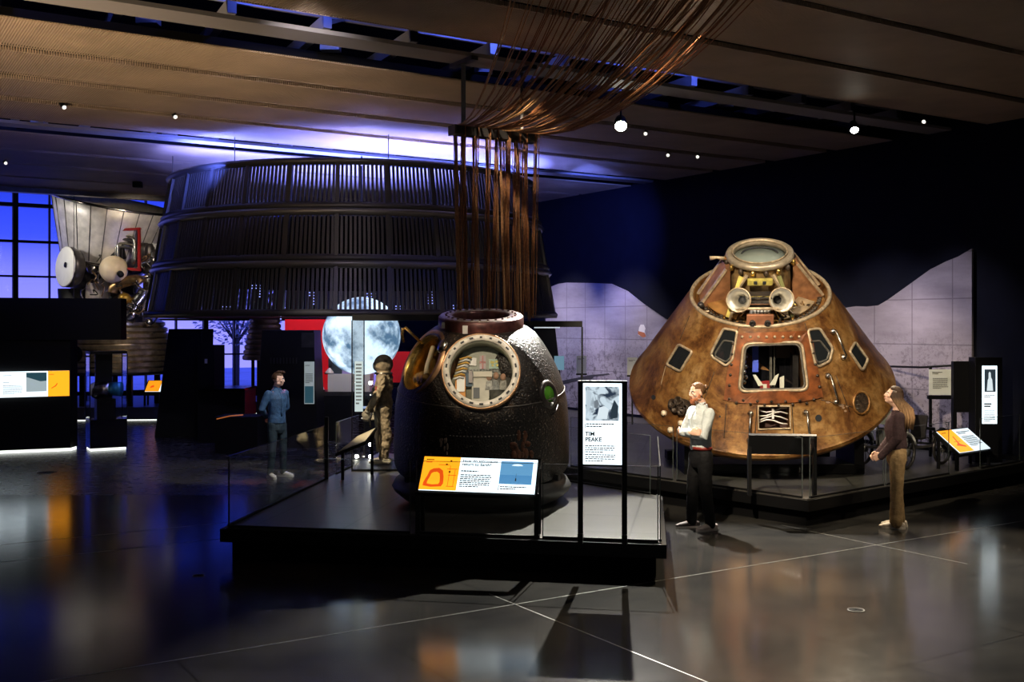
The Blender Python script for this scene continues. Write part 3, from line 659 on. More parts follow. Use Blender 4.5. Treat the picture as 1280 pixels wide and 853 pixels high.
# second engine piece glimpsed between the pylons
e2 = thing('engine_nozzle', 'narrow ribbed tan engine nozzle between the two black pylons under the drum', 'rocket engine', (A(330,450,27).x,27,.0))
b = MB(); pr = []
z0 = A(330,450,27).z; 
for k in range(8): r = .55-.025*k; z = z0+k*.13; pr += [(r-.03,z),(r,z+.03),(r,z+.09),(r-.03,z+.12)]
pr += [(.15,z0+1.25),(0,z0+1.25)]; b.lathe(pr,40,Matrix.Translation((A(331,450,27).x,27,0)),smooth=False); part('ribbed_bell',b,mat('tan_bell',(.5,.38,.24),.35,.8),e2,True)
for k in range(3):
    a = k*2.1+.4; b = MB(); p = Vector((A(331,450,27).x+.45*math.cos(a),27+.45*math.sin(a),0)); b.bar(p,p+Vector((0,0,z0+.05)),.07); part('support_leg',b,M['black'],e2,True)
for k in range(6):
    b = MB(); q = Vector((A(331,450,27).x,27,z0+1.2)); a = k*1.05; b.tube([q+Vector((math.cos(a)*.1,math.sin(a)*.1,0)),q+Vector((math.cos(a)*.35,math.sin(a)*.35,.2)),q+Vector((math.cos(a+.5)*.3,math.sin(a+.5)*.3,.45))],.03,8); part('feed_pipe',b,M['steel'] if k%2 else M['bronze'],e2,True)
# engine platform with a lit foot
ep = thing('engine_platform', 'low dark platform with a glowing white foot strip under the upright engine', 'platform', UV(3.5,29.3))
b = MB(); pl = [(-14.5,27.9),(-7.2,28.6),(-7.2,33.0),(-14.5,33.0)]; b.prism(pl,.03,.35); part('deck', b, mat('platform_grey',(.09,.09,.10),.4), ep, True)
b = MB(); b.prism([(-14.5,27.96),(-7.2,28.66),(-7.2,32.9),(-14.5,32.9)],0,.03); part('foot_light', b, M['glow_white'], ep, True)

# ------------------------------------------------------------ left partition wall with screen
LD0, LD1 = 20.9, 21.5
def lx(px, d): return (px-640)/F*d
lw = thing('partition_wall', 'black freestanding exhibit wall with a lit screen band at the left edge', 'partition', (lx(40,21.2),21.2,0))
xa, xb, xc = lx(-60,LD0)-.0, lx(88,LD1), lx(147,LD1)
b = MB(); b.prism([(xa,LD0-.25),(xb,LD1),(xb,LD1+.35),(xa,LD0+.1)], .06, 2.21); part('wall_panel', b, M['black'], lw, True)
b = MB(); b.prism([(xa,LD0-.25),(xc,LD1+.18),(xc,LD1+.5),(xa,LD0+.1)], 2.212, 3.04); part('header', b, M['black'], lw, True)
b = MB(); b.prism([(xa,LD0-.22),(xb,LD1+.03),(xb,LD1+.3),(xa,LD0+.1)], 0, .06); part('foot_light', b, M['glow_white'], lw, True)
o0 = A(-30,495,LD0-.17); o1 = A(87,493,LD1-.012); ex = (o1-o0); ex.z = 0; w = ex.length
o0.z = 1.10
bd = Board(lw, o0+Vector((0,-.012,0)), ex, (0,0,1), w, .50, M['scr_white2'])
f = lambda px: (px+30)/117.0
bd.rect('picture', f(32), .20, f(58), .95, M['scr_dark']); bd.poly('picture_ground', [(f(32),.20),(f(58),.20),(f(58),.62),(f(50),.60),(f(32),.78)], emit('backlit_grey',(.45,.55,.58),.8), .003)
bd.rect('orange_panel', f(59.5), .0, f(87), 1.0, M['scr_orange2'])
bd.lines(f(3), f(22), .86, 1, .06, M['ink'], name='heading'); bd.lines(f(3), f(17), .60, 1, .06, M['ink_grey'], seed=4, name='subheading'); bd.lines(f(3), f(28), .47, 7, .055, M['ink_grey'], seed=2)
bd.lines(f(61), f(72), .88, 1, .06, M['scr_red'], seed=3, name='heading'); bd.poly('diagram', [(f(64),.3),(f(70),.4),(f(72),.5),(f(71),.52),(f(69),.43),(f(64),.33)], M['scr_red'])
# vitrine with satellite
vx0, vx1 = lx(103,21.5), lx(147.5,21.5); vd = 21.55
vt = thing('glass_showcase', 'tall narrow glass showcase on a black plinth beside the left exhibit wall', 'showcase', ((vx0+vx1)/2,vd+.275,0))
b = MB(); b.prism([(vx0+.02,vd+.02),(vx1-.02,vd+.02),(vx1-.02,vd+.53),(vx0+.02,vd+.53)],0,.05); part('foot_light', b, M['glow_white'], vt, True)
b = MB(); b.prism([(vx0,vd),(vx1,vd),(vx1,vd+.55),(vx0,vd+.55)],.05,.62); bevel(part('plinth', b, M['black_gloss'], vt, True))
b = MB(); b.prism([(vx0,vd),(vx1,vd),(vx1,vd+.55),(vx0,vd+.55)],1.93,1.98); part('lid', b, M['black'], vt, True)
for (a_,c_) in (((vx0,vd),(vx1,vd)),((vx1,vd),(vx1,vd+.55)),((vx1,vd+.55),(vx0,vd+.55)),((vx0,vd+.55),(vx0,vd))):
    b = MB(); b.add([(a_[0],a_[1],.62),(c_[0],c_[1],.62),(c_[0],c_[1],1.93),(a_[0],a_[1],1.93)],[(0,1,2,3)]); part('pane', b, M['glass'], vt, True)
for q in ((vx0,vd),(vx1,vd),(vx1,vd+.55),(vx0,vd+.55)):
    b = MB(); b.box((q[0],q[1],1.275),(.018,.018,1.31)); part('corner_post', b, M['black'], vt, True)
b = MB(); b.prism([(vx0+.18,vd+.5),(vx1-.2,vd+.5),(vx1-.2,vd+.56),(vx0+.18,vd+.56)],.62,1.93); part('back_panel', b, M['black'], vt, True)
b = MB(); b.box(((vx0+vx1)/2-.02,vd+.3,.82),(.36,.3,.40)); part('inner_plinth', b, M['black'], vt, True); vt.rotation_euler.z = R(30)
sx = (vx0+vx1)/2-.02
sa = thing('satellite_model', 'silver and blue satellite model inside the narrow glass showcase', 'satellite', (sx,vd+.3,1.02))
b = MB(); b.lathe([(0,-.20),(.15,-.20),(.17,-.15),(.17,.05),(.13,.16),(0,.16)],24,axisM((sx-.06,vd+.3,1.20),(1,0,.1))); part('body', b, M['steel'], sa, True)
b = MB(); b.ball((sx-.22,vd+.26,1.2),(.1,.13,.15)); part('dish', b, M['white'], sa, True)
b = MB(); b.lathe([(.0,0),(.13,0),(.15,.22),(0,.22)],20,axisM((sx+.09,vd+.3,1.22),(1,0,-.05))); part('blue_shroud', b, mat('blue_foil',(.05,.35,.62),.3,.4), sa, True)
b = MB(); b.box((sx,vd+.3,1.035),(.2,.16,.035)); part('foot', b, M['dark_metal'], sa, True)
b = MB(); b.tube([(sx,vd+.3,1.04),(sx,vd+.3,1.1)],.03,8); part('stem', b, M['dark_metal'], sa, True)
# round sign on the back wall behind showcase + pale wall
b = MB(); p = A(92,443,26.4); b.lathe([(0,0),(.22,0),(.22,.05),(0,.05)],32,axisM((p.x,p.y,p.z),(0,-1,0)));
rs = thing('hanging_roundel', 'round black sign hanging behind the left exhibit wall', 'sign', (p.x,p.y,p.z-.22)); part('disc', b, M['black'], rs, True)
b = MB(); b.lathe([(.09,.055),(.12,.055),(.12,.06),(.09,.06)],24,axisM((p.x,p.y,p.z),(0,-1,0)),closed=True); part('ring_mark', b, M['white'], rs, True)
b = MB(); b.tube([(p.x,p.y+.02,p.z+.2),(p.x,p.y+.02,5.79)],.008,6); part('wire', b, M['grey_metal'], rs, True)
b = MB(); b.prism([(lx(80,33.6),33.5),(lx(127,33.6),33.5),(lx(127,33.6),33.9),(lx(80,33.6),33.9)],1.0,2.2)
pp = thing('partition_wall','pale grey raised partition on two posts behind the narrow showcase','partition',(lx(100,33.6),33.5,0)); part('panel',b,mat('pale_partition',(.55,.52,.47),.6),pp,True)
for px_ in (84,123): b = MB(); b.bar((lx(px_,33.6),33.7,0),(lx(px_,33.6),33.7,1.0),.08); part('post',b,M['black'],pp,True)
# black pylons
def pylon(name, label, d, bl, br, tl, tr, ztop, depth):
    t = thing(name, label, 'pylon', ((lx(bl,d)+lx(br,d))/2,d,0)); b = MB()
    x0,x1,y0,y1 = lx(bl,d),lx(br,d),lx(tl,d),lx(tr,d)
    b.add([(x0,d,0),(x1,d,0),(x1,d+depth,0),(x0,d+depth,0),(y0,d+.1,ztop),(y1,d+.1,ztop),(y1,d+depth-.1,ztop),(y0,d+depth-.1,ztop)],[(3,2,1,0),(4,5,6,7),(0,1,5,4),(1,2,6,5),(2,3,7,6),(3,0,4,7)])
    bevel(part('body', b, M['black'], t, True)); return t
d = 24.2
p1 = pylon('exhibit_pylon','tall tapered black pylon right of the ribbed engine bell',d,193,246,209,250,2.42,1.2)
b = MB(); b.prism([(lx(246.5,d),d-.02),(lx(268,d),d-.02),(lx(266,d),d+1.0),(lx(246.5,d),d+1.0)],.0,2.05); part('side_cabinet', b, M['black'], p1, True)
b = MB(); b.box((lx(258,d),d-.03,1.7),(.06,.01,.10)); part('door_symbol', b, M['white'], p1, True)
d2 = 22.0
p2 = pylon('exhibit_pylon','tall black pylon with vent and caption strip behind the young man',d2,318,397,326,391,2.40,1.0)
b = MB()
for k in range(9): b.box((lx(338+k*4,d2),d2+.03,1.78),(.02,.02,.12))
part('vent_grille', b, M['dark_metal'], p2, True)
b = MB(); b.box((lx(384,d2),d2+.085,2.2),(.27,.02,.3)); part('picture_frame', b, M['dark_metal'], p2, True)
bd = Board(p2, (lx(380.5,d2),d2-.01,.90), (1,.0,0), (0,0,1), .195, .86, emit('caption_grey',(.45,.52,.52),.5), 'caption_strip', .05)
bd.rect('dark_block', .05,.02,.95,.42, M['scr_dark']); bd.lines(.1,.9,.92,1,.03,M['ink'],name='heading'); bd.lines(.1,.9,.72,8,.03,M['ink_grey'],seed=8)
# low black counters
lc = thing('low_counter','long low black counter between the two black pylons','counter',(lx(276,23),23,0))
b = MB(); b.prism([(lx(247,23),23),(lx(306,23),23.0),(lx(306,23),24.0),(lx(247,23),24)],0,1.12); bevel(part('cabinet', b, M['black'], lc, True))
b = MB(); b.prism([(lx(247,22.9),22.95),(lx(306,23),22.95),(lx(306,23),24.05),(lx(247,23),24.05)],1.12,1.16); part('counter_top', b, M['black_gloss'], lc, True)
lc = thing('low_counter','low black bench with a thin warm light line left of the young man','counter',(lx(290,21),21,0))
b = MB(); b.prism([(lx(268,21),21),(lx(322,21),21.0),(lx(322,21),21.8),(lx(268,21),21.8)],0,.72); bevel(part('cabinet', b, M['black'], lc, True))
b = MB(); b.tube([(lx(271,21),20.99,.68),(lx(288,21),20.99,.74),(lx(304,21),20.99,.76)],.012,6); part('light_line', b, emit('warm_line',(.9,.25,.06),.35), lc, True)
# far orange lectern by the engine platform
def lectern(name, label, c_l, c_r, tilt, depth, leg_z, m, panel_th=.04, legs=True, ledge=True):
    """c_l, c_r lower front corners of the face, depth = length up the face"""
    c_l = Vector(c_l); c_r = Vector(c_r); ex = (c_r-c_l).normalized(); back = Vector((-ex.y,ex.x,0)); ey = back*math.cos(tilt)+Vector((0,0,math.sin(tilt)))
    mid = (c_l+c_r)/2; t = thing(name, label, 'information panel', (mid.x,mid.y,leg_z)); w = (c_r-c_l).length; en = ex.cross(ey)
    b = MB(); q = c_l-ex*.03-ey*.03; b.sheet([q,q+ex*(w+.06),q+ex*(w+.06)+ey*(depth+.06),q+ey*(depth+.06)], en, -.07, -.012); part('tray', b, M['black'], t, True)
    if legs:
        for s in (0,1):
            p = c_l+ex*(w*s+(-.015 if s==0 else .015))+ey*.05; b = MB(); b.bar((p.x,p.y,leg_z),(p.x,p.y,p.z-.04),.045); part('leg', b, M['black'], t, True)
            p2_ = p+ey*depth*.8; b = MB(); b.bar((p2_.x,p2_.y,leg_z),(p2_.x,p2_.y,p2_.z-.06),.04); part('leg', b, M['black'], t, True)
    bd = Board(t, c_l, ex, ey, w, depth, m, 'screen', .014); return t, bd
cl_, cr_ = A(181,489.5,28.9), A(205,489.5,28.9); 
t, bd = lectern('information_lectern','small tilted orange and white panel in front of the engine legs',cl_,cr_,R(40),.42,.35,M['scr_white'])
bd.rect('orange_panel',0,0,.72,1,M['scr_orange']); bd.lines(.76,.95,.8,4,.12,M['ink_grey']); bd.poly('diagram',[(.2,.3),(.4,.4),(.36,.6),(.22,.5)],M['scr_red'])
# ------------------------------------------------------------ platforms
FL, FR, BR, BL = Vector((-3.10,11.46,0)), Vector((1.52,10.63,0)), Vector((1.90,13.65,0)), Vector((-2.25,18.45,0))
PZ = .35
def inset(poly, d):
    out = []; n = len(poly)
    c = sum((Vector(p) for p in poly), Vector((0,0,0)))/n
    for i in range(n):
        a, p, q = Vector(poly[i-1]), Vector(poly[i]), Vector(poly[(i+1)%n])
        e1 = (p-a).normalized(); e2 = (q-p).normalized(); n1 = Vector((-e1.y,e1.x,0)); n2 = Vector((-e2.y,e2.x,0))
        if n1.dot(c-p) < 0: n1 = -n1
        if n2.dot(c-p) < 0: n2 = -n2
        bis = (n1+n2).normalized(); out.append(p+bis*(d/max(.2,bis.dot(n1))))
    return out
pl1 = thing('display_platform','low dark platform with glass sides carrying the charred black capsule','platform',(-.4,13.5,0))
poly = [FL,FR,BR,BL]
b = MB(); b.prism([p[:2] for p in inset(poly,.10)],0,.20); part('plinth', b, M['black_matt'], pl1, True)
b = MB(); b.prism([p[:2] for p in poly],.20,PZ-.012); part('edge_slab', b, M['black'], pl1, True)
b = MB(); b.prism([p[:2] for p in inset(poly,.05)],PZ-.012,PZ); part('deck', b, M['deck'], pl1, True)
Cc, Cl, Cr = Vector((3.65,13.3,0)), Vector((-1.0,18.45,0)), Vector((8.15,17.05,0))
poly2 = [Cc,Cr,Vector((1.3,27.9,0)),Vector((-1.2,20.5,0)),Cl]
pl2 = thing('display_platform','long low dark platform with glass sides carrying the brown cone capsule','platform',(4,17,0))
b = MB(); b.prism([p[:2] for p in inset(poly2,.10)],0,.20); part('plinth', b, M['black_matt'], pl2, True)
b = MB(); b.prism([p[:2] for p in poly2],.20,PZ-.012); part('edge_slab', b, M['black'], pl2, True)
b = MB(); b.prism([p[:2] for p in inset(poly2,.04)],PZ-.012,PZ); part('deck', b, M['deck'], pl2, True)
# glass balustrades
M['glass_edge'] = mat('glass_edge', (.05,.06,.06), .2)
def balustrade(label, runs, top, group=None):
    """runs: list of (p,q) world ground points; each run is one glass panel thing part"""
    mid = (runs[0][0]+runs[-1][1])/2
    t = thing('glass_balustrade', label, 'glass barrier', (mid.x,mid.y,PZ))
    for p, q in runs:
        b = MB(); b.bar((p.x,p.y,(PZ+.02+top)/2),(q.x,q.y,(PZ+.02+top)/2),.012,top-PZ-.02); part('pane', b, M['glass'], t, True)
        e = MB(); e.bar((p.x,p.y,top+.002),(q.x,q.y,top+.002),.012,.004)
        part('top_edge', e, M['glass_edge'], t, True)
        for w in (p,q):
            e = MB(); e.box((w.x,w.y,(PZ+top)/2),(.009,.009,top-PZ)); part('end_edge', e, M['glass_edge'], t, True)
        e = MB(); e.bar((p.x,p.y,PZ+.012),(q.x,q.y,PZ+.012),.03,.024); part('floor_channel', e, M['black'], t, True)
    return t
def lerp(a,b,t): return a+(b-a)*t
I1 = inset(poly,.06); gap = .04
def split(a,b,n):
    L_ = (b-a).length; d = (b-a).normalized(); out = []
    for k in range(n):
        out.append((a+d*(L_*k/n+gap/2), a+d*(L_*(k+1)/n-gap/2)))
    return out
GT = 1.10
balustrade('clear glass barrier along the front of the black capsule platform', [(I1[0]+(I1[1]-I1[0])*.005, lerp(I1[0],I1[1],.44)),(lerp(I1[0],I1[1],.455),lerp(I1[0],I1[1],.735)),(lerp(I1[0],I1[1],.743),lerp(I1[0],I1[1],.995))], GT)
lt = balustrade('clear glass barrier along the left side of the black capsule platform', [(lerp(I1[0],I1[3],.005),lerp(I1[0],I1[3],.52)),(lerp(I1[0],I1[3],.60),lerp(I1[0],I1[3],.78))], GT)
balustrade('clear glass barrier along the walkway side of the black capsule platform', [(lerp(I1[1],I1[2],.01),lerp(I1[1],I1[2],.98)),(lerp(I1[2],I1[3],.02),lerp(I1[2],I1[3],.28))], GT)
e = MB(); p = lerp(I1[0],I1[3],.53); e.box((p.x,p.y,(PZ+GT+.12)/2),(.05,.05,GT+.12-PZ)); single('barrier_post', e, M['black'], 'black post between the left glass barrier and the side lectern', 'post', (p.x,p.y,PZ))
I2 = inset(poly2,.06)
balustrade('clear glass barrier beside the man with folded arms', [(lerp(I2[0],I2[4],.01),lerp(I2[0],I2[4],.30)),(lerp(I2[0],I2[4],.31),lerp(I2[0],I2[4],.6))], GT)
balustrade('clear glass barrier behind the woman along the brown capsule platform', [(lerp(I2[0],I2[1],.01),lerp(I2[0],I2[1],.30)),(lerp(I2[0],I2[1],.31),lerp(I2[0],I2[1],.60)),(lerp(I2[0],I2[1],.76),lerp(I2[0],I2[1],.98))], GT)

# ------------------------------------------------------------ charred capsule
SZ = Vector((-.372,13.3,.78)); tilt_s = R(10)
soy = thing('charred_capsule','charred black bell-shaped space capsule with a round white-ringed front window','space capsule',SZ,(tilt_s,0,0))
def slathe(name, prof, m, seg=96, closed=False, smooth=True):
    b = MB(); b.lathe(prof,seg,closed=closed,smooth=smooth); return part(name,b,m,soy)
sp_ = [(0,-.02),(.98,-.02),(1.05,.02),(1.072,.08),(1.075,.3),(1.06,.6),(1.045,.8),(1.01,.98),(.96,1.13),(.90,1.27),(.83,1.40),(.75,1.53),(.66,1.65),(.585,1.705),(.53,1.735),(.50,1.74),(.36,1.74),(.33,1.72),(.33,1.35),(0,1.35)]
shell = slathe('shell', sp_, M['char'])
def sr(z):
    for (r0,z0),(r1,z1) in zip(sp_[4:15],sp_[5:16]):
        if z0 <= z <= z1: return r0+(r1-r0)*(z-z0)/(z1-z0)
    return 1.07
def sframe(az, z, off=0.0, dz=.12):
    """frame on the surface: z axis = outward normal; az 0 faces viewer, + to the right"""
    r = sr(z); drdz = (sr(z+dz)-sr(z-dz))/(2*dz)
    h = Vector((math.sin(az),-math.cos(az),0)); n = (h+Vector((0,0,-drdz))).normalized()
    return axisM(h*r+Vector((0,0,z))+n*off, n, (0,0,1))     # local x = up the surface
F1 = sframe(R(1.5),1.375,-.06); F2 = sframe(R(-62),1.40,-.09)
HR = Matrix.Diagonal((.9,.9,1,1)); F1 = F1 @ HR; F2 = F2 @ HR
cuts = []
for f_ in (F1,F2):
    c = MB(); c.lathe([(0,-.42),(.40,-.42),(.40,.4),(0,.4)],48,f_); cuts.append(c)
boolean_cut(shell, cuts)
for p in shell.data.polygons: p.use_smooth = True
md = shell.modifiers.new('es','EDGE_SPLIT'); md.split_angle = R(30)
def sl(name, prof, f_, m, closed=False, seg=64, parent=None, smooth=True):
    b = MB(); b.lathe(prof,seg,f_,closed=closed,smooth=smooth); o = part(name,b,m,parent or soy); return o
M['ring_white'] = mat('white_hatch_ring', (.74,.69,.60), .4, noise_s=14, noise_a=.22)
M['copper_trim'] = mat('copper_trim_ring', (.42,.24,.13), .35, .6, noise_s=10, noise_a=.3)
h1 = sl('front_hatch_ring', [(.40,-.05),(.475,-.16),(.49,-.10),(.485,.05),(.475,.068),(.405,.072),(.40,.06)], F1, M['ring_white'], True)
sl('ring_trim', [(.478,-.1),(.502,-.1),(.502,.055),(.478,.06)], F1, M['copper_trim'], True, parent=h1)
for k in range(22):
    b = MB(); a = 2*PI*k/22; c = F1 @ Vector((.44*math.cos(a),.44*math.sin(a),.071)); m3 = F1.to_3x3(); rad = (m3 @ Vector((math.cos(a),math.sin(a),0))); tan = (m3 @ Vector((-math.sin(a),math.cos(a),0)))
    b.box(c,(.05 if k%3 else .03,.022,.012),M=Matrix((tan,rad,m3 @ Vector((0,0,1)))).transposed()); part('bolt_slot', b, M['ink'], h1)
# cabin seen through the front hatch
def fpt(f_, x, y, z): return f_ @ Vector((y,-x,z*.5 if z < 0 else z))      # x right, y up on the face (local x axis is up, local y is left)
b = MB(); b.lathe([(.402,.05),(.402,-.20),(.395,-.20),(.395,.05)],48,F1,closed=True); b.lathe([(0,-.20),(.4,-.20),(.4,-.195),(0,-.195)],48,F1); cab = part('cabin', b, mat('cabin_grey_green',(.33,.335,.26),.5,noise_s=9,noise_a=.15), soy)
def fquad(name, x0,y0,x1,y1,z,th,m,f_=F1,parent=None):
    th = th*.5 if z < 0 else th; b = MB(); n = f_.to_3x3() @ Vector((0,0,1)); b.sheet([fpt(f_,x0,y0,z),fpt(f_,x1,y0,z),fpt(f_,x1,y1,z),fpt(f_,x0,y1,z)],n,0,th); return part(name,b,m,parent or cab)
fquad('console', -.24,.02,.36,.385,-.39,.10,mat('console_panel',(.26,.285,.235),.5,noise_s=25,noise_a=.15))
fquad('display', -.18,.13,-.06,.24,-.285,.02,mat('dark_display',(.07,.08,.08),.3))
fquad('flag', -.02,.09,.06,.27,-.285,.01,mat('flag_pale',(.5,.42,.45),.6)); fquad('flag_stripe', .01,.09,.03,.27,-.274,.004,M['red']); fquad('flag_stripe', -.02,.165,.06,.19,-.274,.004,M['red'])
fquad('map_screen', .10,.09,.26,.22,-.285,.015,mat('map_green',(.02,.17,.10),.3))
for (x,y,w,h) in ((.12,.16,.05,.03),(.18,.17,.06,.03),(.19,.12,.03,.03),(.135,.12,.025,.03)): fquad('map_land', x,y,x+w,y+h,-.268,.004,mat('map_yellow',(.55,.5,.08),.5))
b = MB(); rr = random.Random(2); n3 = F1.to_3x3() @ Vector((0,0,1))
for k in range(26):
    x = -.18+ (k%13)*.04; y = .045+(k//13)*.025; b.sheet([fpt(F1,x,y,-.285),fpt(F1,x+.026,y,-.285),fpt(F1,x+.026,y+.013,-.285),fpt(F1,x,y+.013,-.285)],n3,0,.006)
part('console_keys', b, M['ink_grey'], cab)
fquad('seat_panel', -.12,-.36,.10,.0,-.34,.06,mat('seat_grey',(.52,.50,.42),.6,noise_s=12,noise_a=.1)); fquad('seat_strap', -.10,-.02,.14,.05,-.27,.03,mat('strap_cream',(.6,.56,.46),.7))
fquad('blue_pouch', -.24,-.14,-.10,.05,-.33,.05,mat('blue_grey_pouch',(.10,.15,.20),.7)); fquad('hand_controller', -.16,-.1,-.11,.06,-.27,.04,M['dark_metal'])
fquad('vent_slots', -.10,-.30,-.02,-.16,-.275,.01,M['ink_grey'])
fquad('amber_pouch', -.33,-.3,-.20,.0,-.30,.06,mat('orange_pouch',(.62,.26,.05),.6)); fquad('white_pouch', -.31,-.22,-.21,-.03,-.238,.02,M['white'])
for k in range(8):
    b = MB(); y = -.06+k*.038; b.tube([fpt(F1,-.36+k*.012,y,-.2),fpt(F1,-.27+k*.014,y+.03,-.18),fpt(F1,-.22+k*.014,y+.02,-.2)],.011,6); part('rope_loop', b, mat('yellow_rope',(.65,.38,.08),.7) if k%2 else M['white'], cab)
# crew picture cushion: three pale suited figures shapes
b = MB(); b.lathe([(0,0),(.165,0),(.165,.006),(0,.006)],32,axisM(fpt(F1,.20,-.09,-.31),n3)@Matrix.Diagonal((1.25,1,1,1))); part('crew_photo', b, mat('photo_dark',(.10,.10,.09),.4,noise_s=14,noise_a=.7), cab)
for k,x in enumerate((.10,.19,.28)):
    b = MB(); b.lathe([(0,0),(.032,0),(.032,.012),(0,.012)],16,axisM(fpt(F1,x,-.02+.02*(k%2),-.288),n3)@Matrix.Diagonal((1.3,1,1,1))); part('photo_face', b, mat('photo_skin',(.42,.25,.17),.6), cab)
    b = MB(); b.sheet([fpt(F1,x-.05,-.19,-.288),fpt(F1,x+.05,-.19,-.288),fpt(F1,x+.035,-.065,-.288),fpt(F1,x-.035,-.065,-.288)],n3,0,.008); part('photo_suit', b, mat('photo_cloth',(.30,.30,.27) if k!=1 else (.16,.17,.16),.6,noise_s=30,noise_a=.6), cab)
# golden side hatch
h2 = sl('side_hatch_ring', [(.40,-.12),(.475,-.2),(.485,-.10),(.47,.03),(.40,.035)], F2, M['copper_trim'], True)
b = MB(); b.lathe([(.402,.03),(.402,-.20),(.39,-.20),(.39,.03)],48,F2,closed=True); b.lathe([(0,-.20),(.4,-.20),(.4,-.19),(0,-.19)],48,F2); gi = part('side_cabin', b, M['gold'], soy)
for k in range(4):
    b = MB(); b.ball(fpt(F2,-.05+.07*k,-.22+.03*(k%2),-.16),(.09,.08,.10)); part('gold_bundle', b, M['gold'], gi)
b = MB(); b.tube([fpt(F2,-.2,.25,-.2),fpt(F2,0,.0,-.1),fpt(F2,.15,-.2,-.1)],.03,8); part('strap', b, mat('cream_strap',(.75,.66,.45),.6), gi)
b = MB(); b.lathe([(0,0),(.07,0),(.09,.05),(.05,.08),(0,.08)],20,axisM(fpt(F2,.33,.30,-.02),F2.to_3x3()@Vector((0,0,1)))); part('hatch_fitting', b, M['steel'], h2)
# top ring, with an open throat
RM = Matrix.Translation((0,0,-.06))
sl('neck_ring', [(.33,1.72),(.50,1.76),(.512,1.79),(.512,1.915),(.495,1.93),(.345,1.93),(.33,1.91)], RM, M['char_rim'], True)
tr_ = sl('ring_face', [(.345,1.925),(.49,1.925),(.485,1.937),(.35,1.937)], RM, mat('pale_ring_face',(.40,.33,.30),.35,.5,noise_s=16,noise_a=.4), True)
for k in range(28):
    a = 2*PI*k/28; b = MB(); b.lathe([(0,1.93),(.016,1.93),(.014,1.95),(0,1.95)],10,RM @ Matrix.Translation((.42*math.cos(a),.42*math.sin(a),0))); part('ring_bolt', b, M['char_rim'], tr_)
b = MB(); b.box((-.17,-.505,1.785),(.06,.04,.09)); part('latch', b, M['white'], soy); 
b = MB(); b.box((-.43,-.27,1.80),(.05,.05,.07)); part('latch', b, M['steel'], soy)
# small porthole on the right
F3 = sframe(R(54),1.04,-.01)
pr_ = sl('porthole', [(.10,-.06),(.165,-.06),(.17,.0),(.15,.025),(.12,.03),(.10,.02)], F3, mat('porthole_rim',(.05,.04,.035),.35,.3), True, 40)
sl('porthole_glass', [(0,.0),(.105,.0),(.105,.01),(0,.015)], F3, mat('green_glass',(.10,.32,.03),.15), False, 32, pr_)
b = MB(); b.tube([fpt(F3,-.03,-.10,.05),fpt(F3,-.05,-.14,.04)],.012,6); part('porthole_latch', b, M['white'], pr_)
F3b = sframe(R(54),.82,.0); b = MB(); b.tube([fpt(F3,-.02,-.24,.0),fpt(F3,.07,-.22,.0),fpt(F3,.14,-.15,.0)],.012,6); part('porthole_scuff', b, M['char'], pr_)
# surface seams and strip, antenna rod, parachute hatch bulge
b = MB(); b.torus((0,0,.98),sr(.98)+.001,.008,96,6); part('seam', b, mat('seam_grey',(.08,.07,.06),.5), soy)
b = MB(); b.ball((.365,-.285,1.27),(.385,.385,.37)); part('parachute_cover', b, M['char'], soy)
b = MB(); b.torus((.595,-.46,1.45),.15,.006,32,6,axisM((0,0,0),(.6,-.45,.66)).to_3x3()); part('cover_seam', b, mat('cover_olive',(.16,.14,.10),.35,.2), soy)
b = MB(); az = R(-75); q = Vector((math.sin(az)*.72,-math.cos(az)*.72,1.56)); b.tube([q,q+Vector((-.20,-.02,.20)),q+Vector((-.225,-.02,.19)),q+Vector((-.235,-.02,.10)),q+Vector((-.22,-.02,.02))],[.016,.02,.022,.02,.016],8); part('antenna_rod', b, M['gold'], soy)
F4 = sframe(R(28),.55,0); b = MB(); rr = random.Random(9)
for k in range(14):
    p = fpt(F4,rr.uniform(-.13,.13),rr.uniform(-.16,.16),.002); b.ball(p,(rr.uniform(.02,.05),.012,rr.uniform(.03,.07)),10,6)
part('scorch_scab', b, mat('rust_scab',(.12,.045,.02),.7,noise_s=20,noise_a=.6), soy)
for az_,z_ in ((-22,.42),(-33,.30)):
    b = MB(); rr = random.Random(int(-az_)); F5 = sframe(R(az_),z_,0)
    for k in range(16): b.ball(fpt(F5,rr.uniform(-.05,.05),rr.uniform(-.2,.2),.001),(.012,.01,rr.uniform(.01,.045)),8,5)
    part('paint_flakes', b, mat('flake_tan',(.28,.20,.14),.7), soy)
b = MB(); F6 = sframe(R(0),.62,.002)
for k in range(22): 
    f6 = sframe(R(-18+k*2.2),.66,.001); b.ball(f6.translation,(.012,.012,.006),8,5)
part('rivet_line', b, mat('rivet_pale',(.16,.13,.11),.5), soy)
for a_ in (-50,-20,15,55):
    b = MB(); f6 = sframe(R(a_),.05,.0); b.box(f6.translation,(.07,.05,.12),M=f6.to_3x3()); part('base_lug', b, M['dark_metal'], soy)
# stand
st = thing('capsule_stand','dark round bowl-shaped stand under the black capsule','stand',(SZ.x,SZ.y,PZ))
b = MB(); b.lathe([(0,.0),(.84,.0),(.96,.05),(1.07,.14),(1.10,.20),(1.05,.29),(.95,.355),(0,.355)],80); part('bowl', b, mat('stand_grey',(.035,.035,.035),.5), st)
b = MB(); b.lathe([(.9,.34),(.98,.34),(.98,.41),(.9,.41)],64,closed=True); part('cradle_ring', b, M['black'], st)

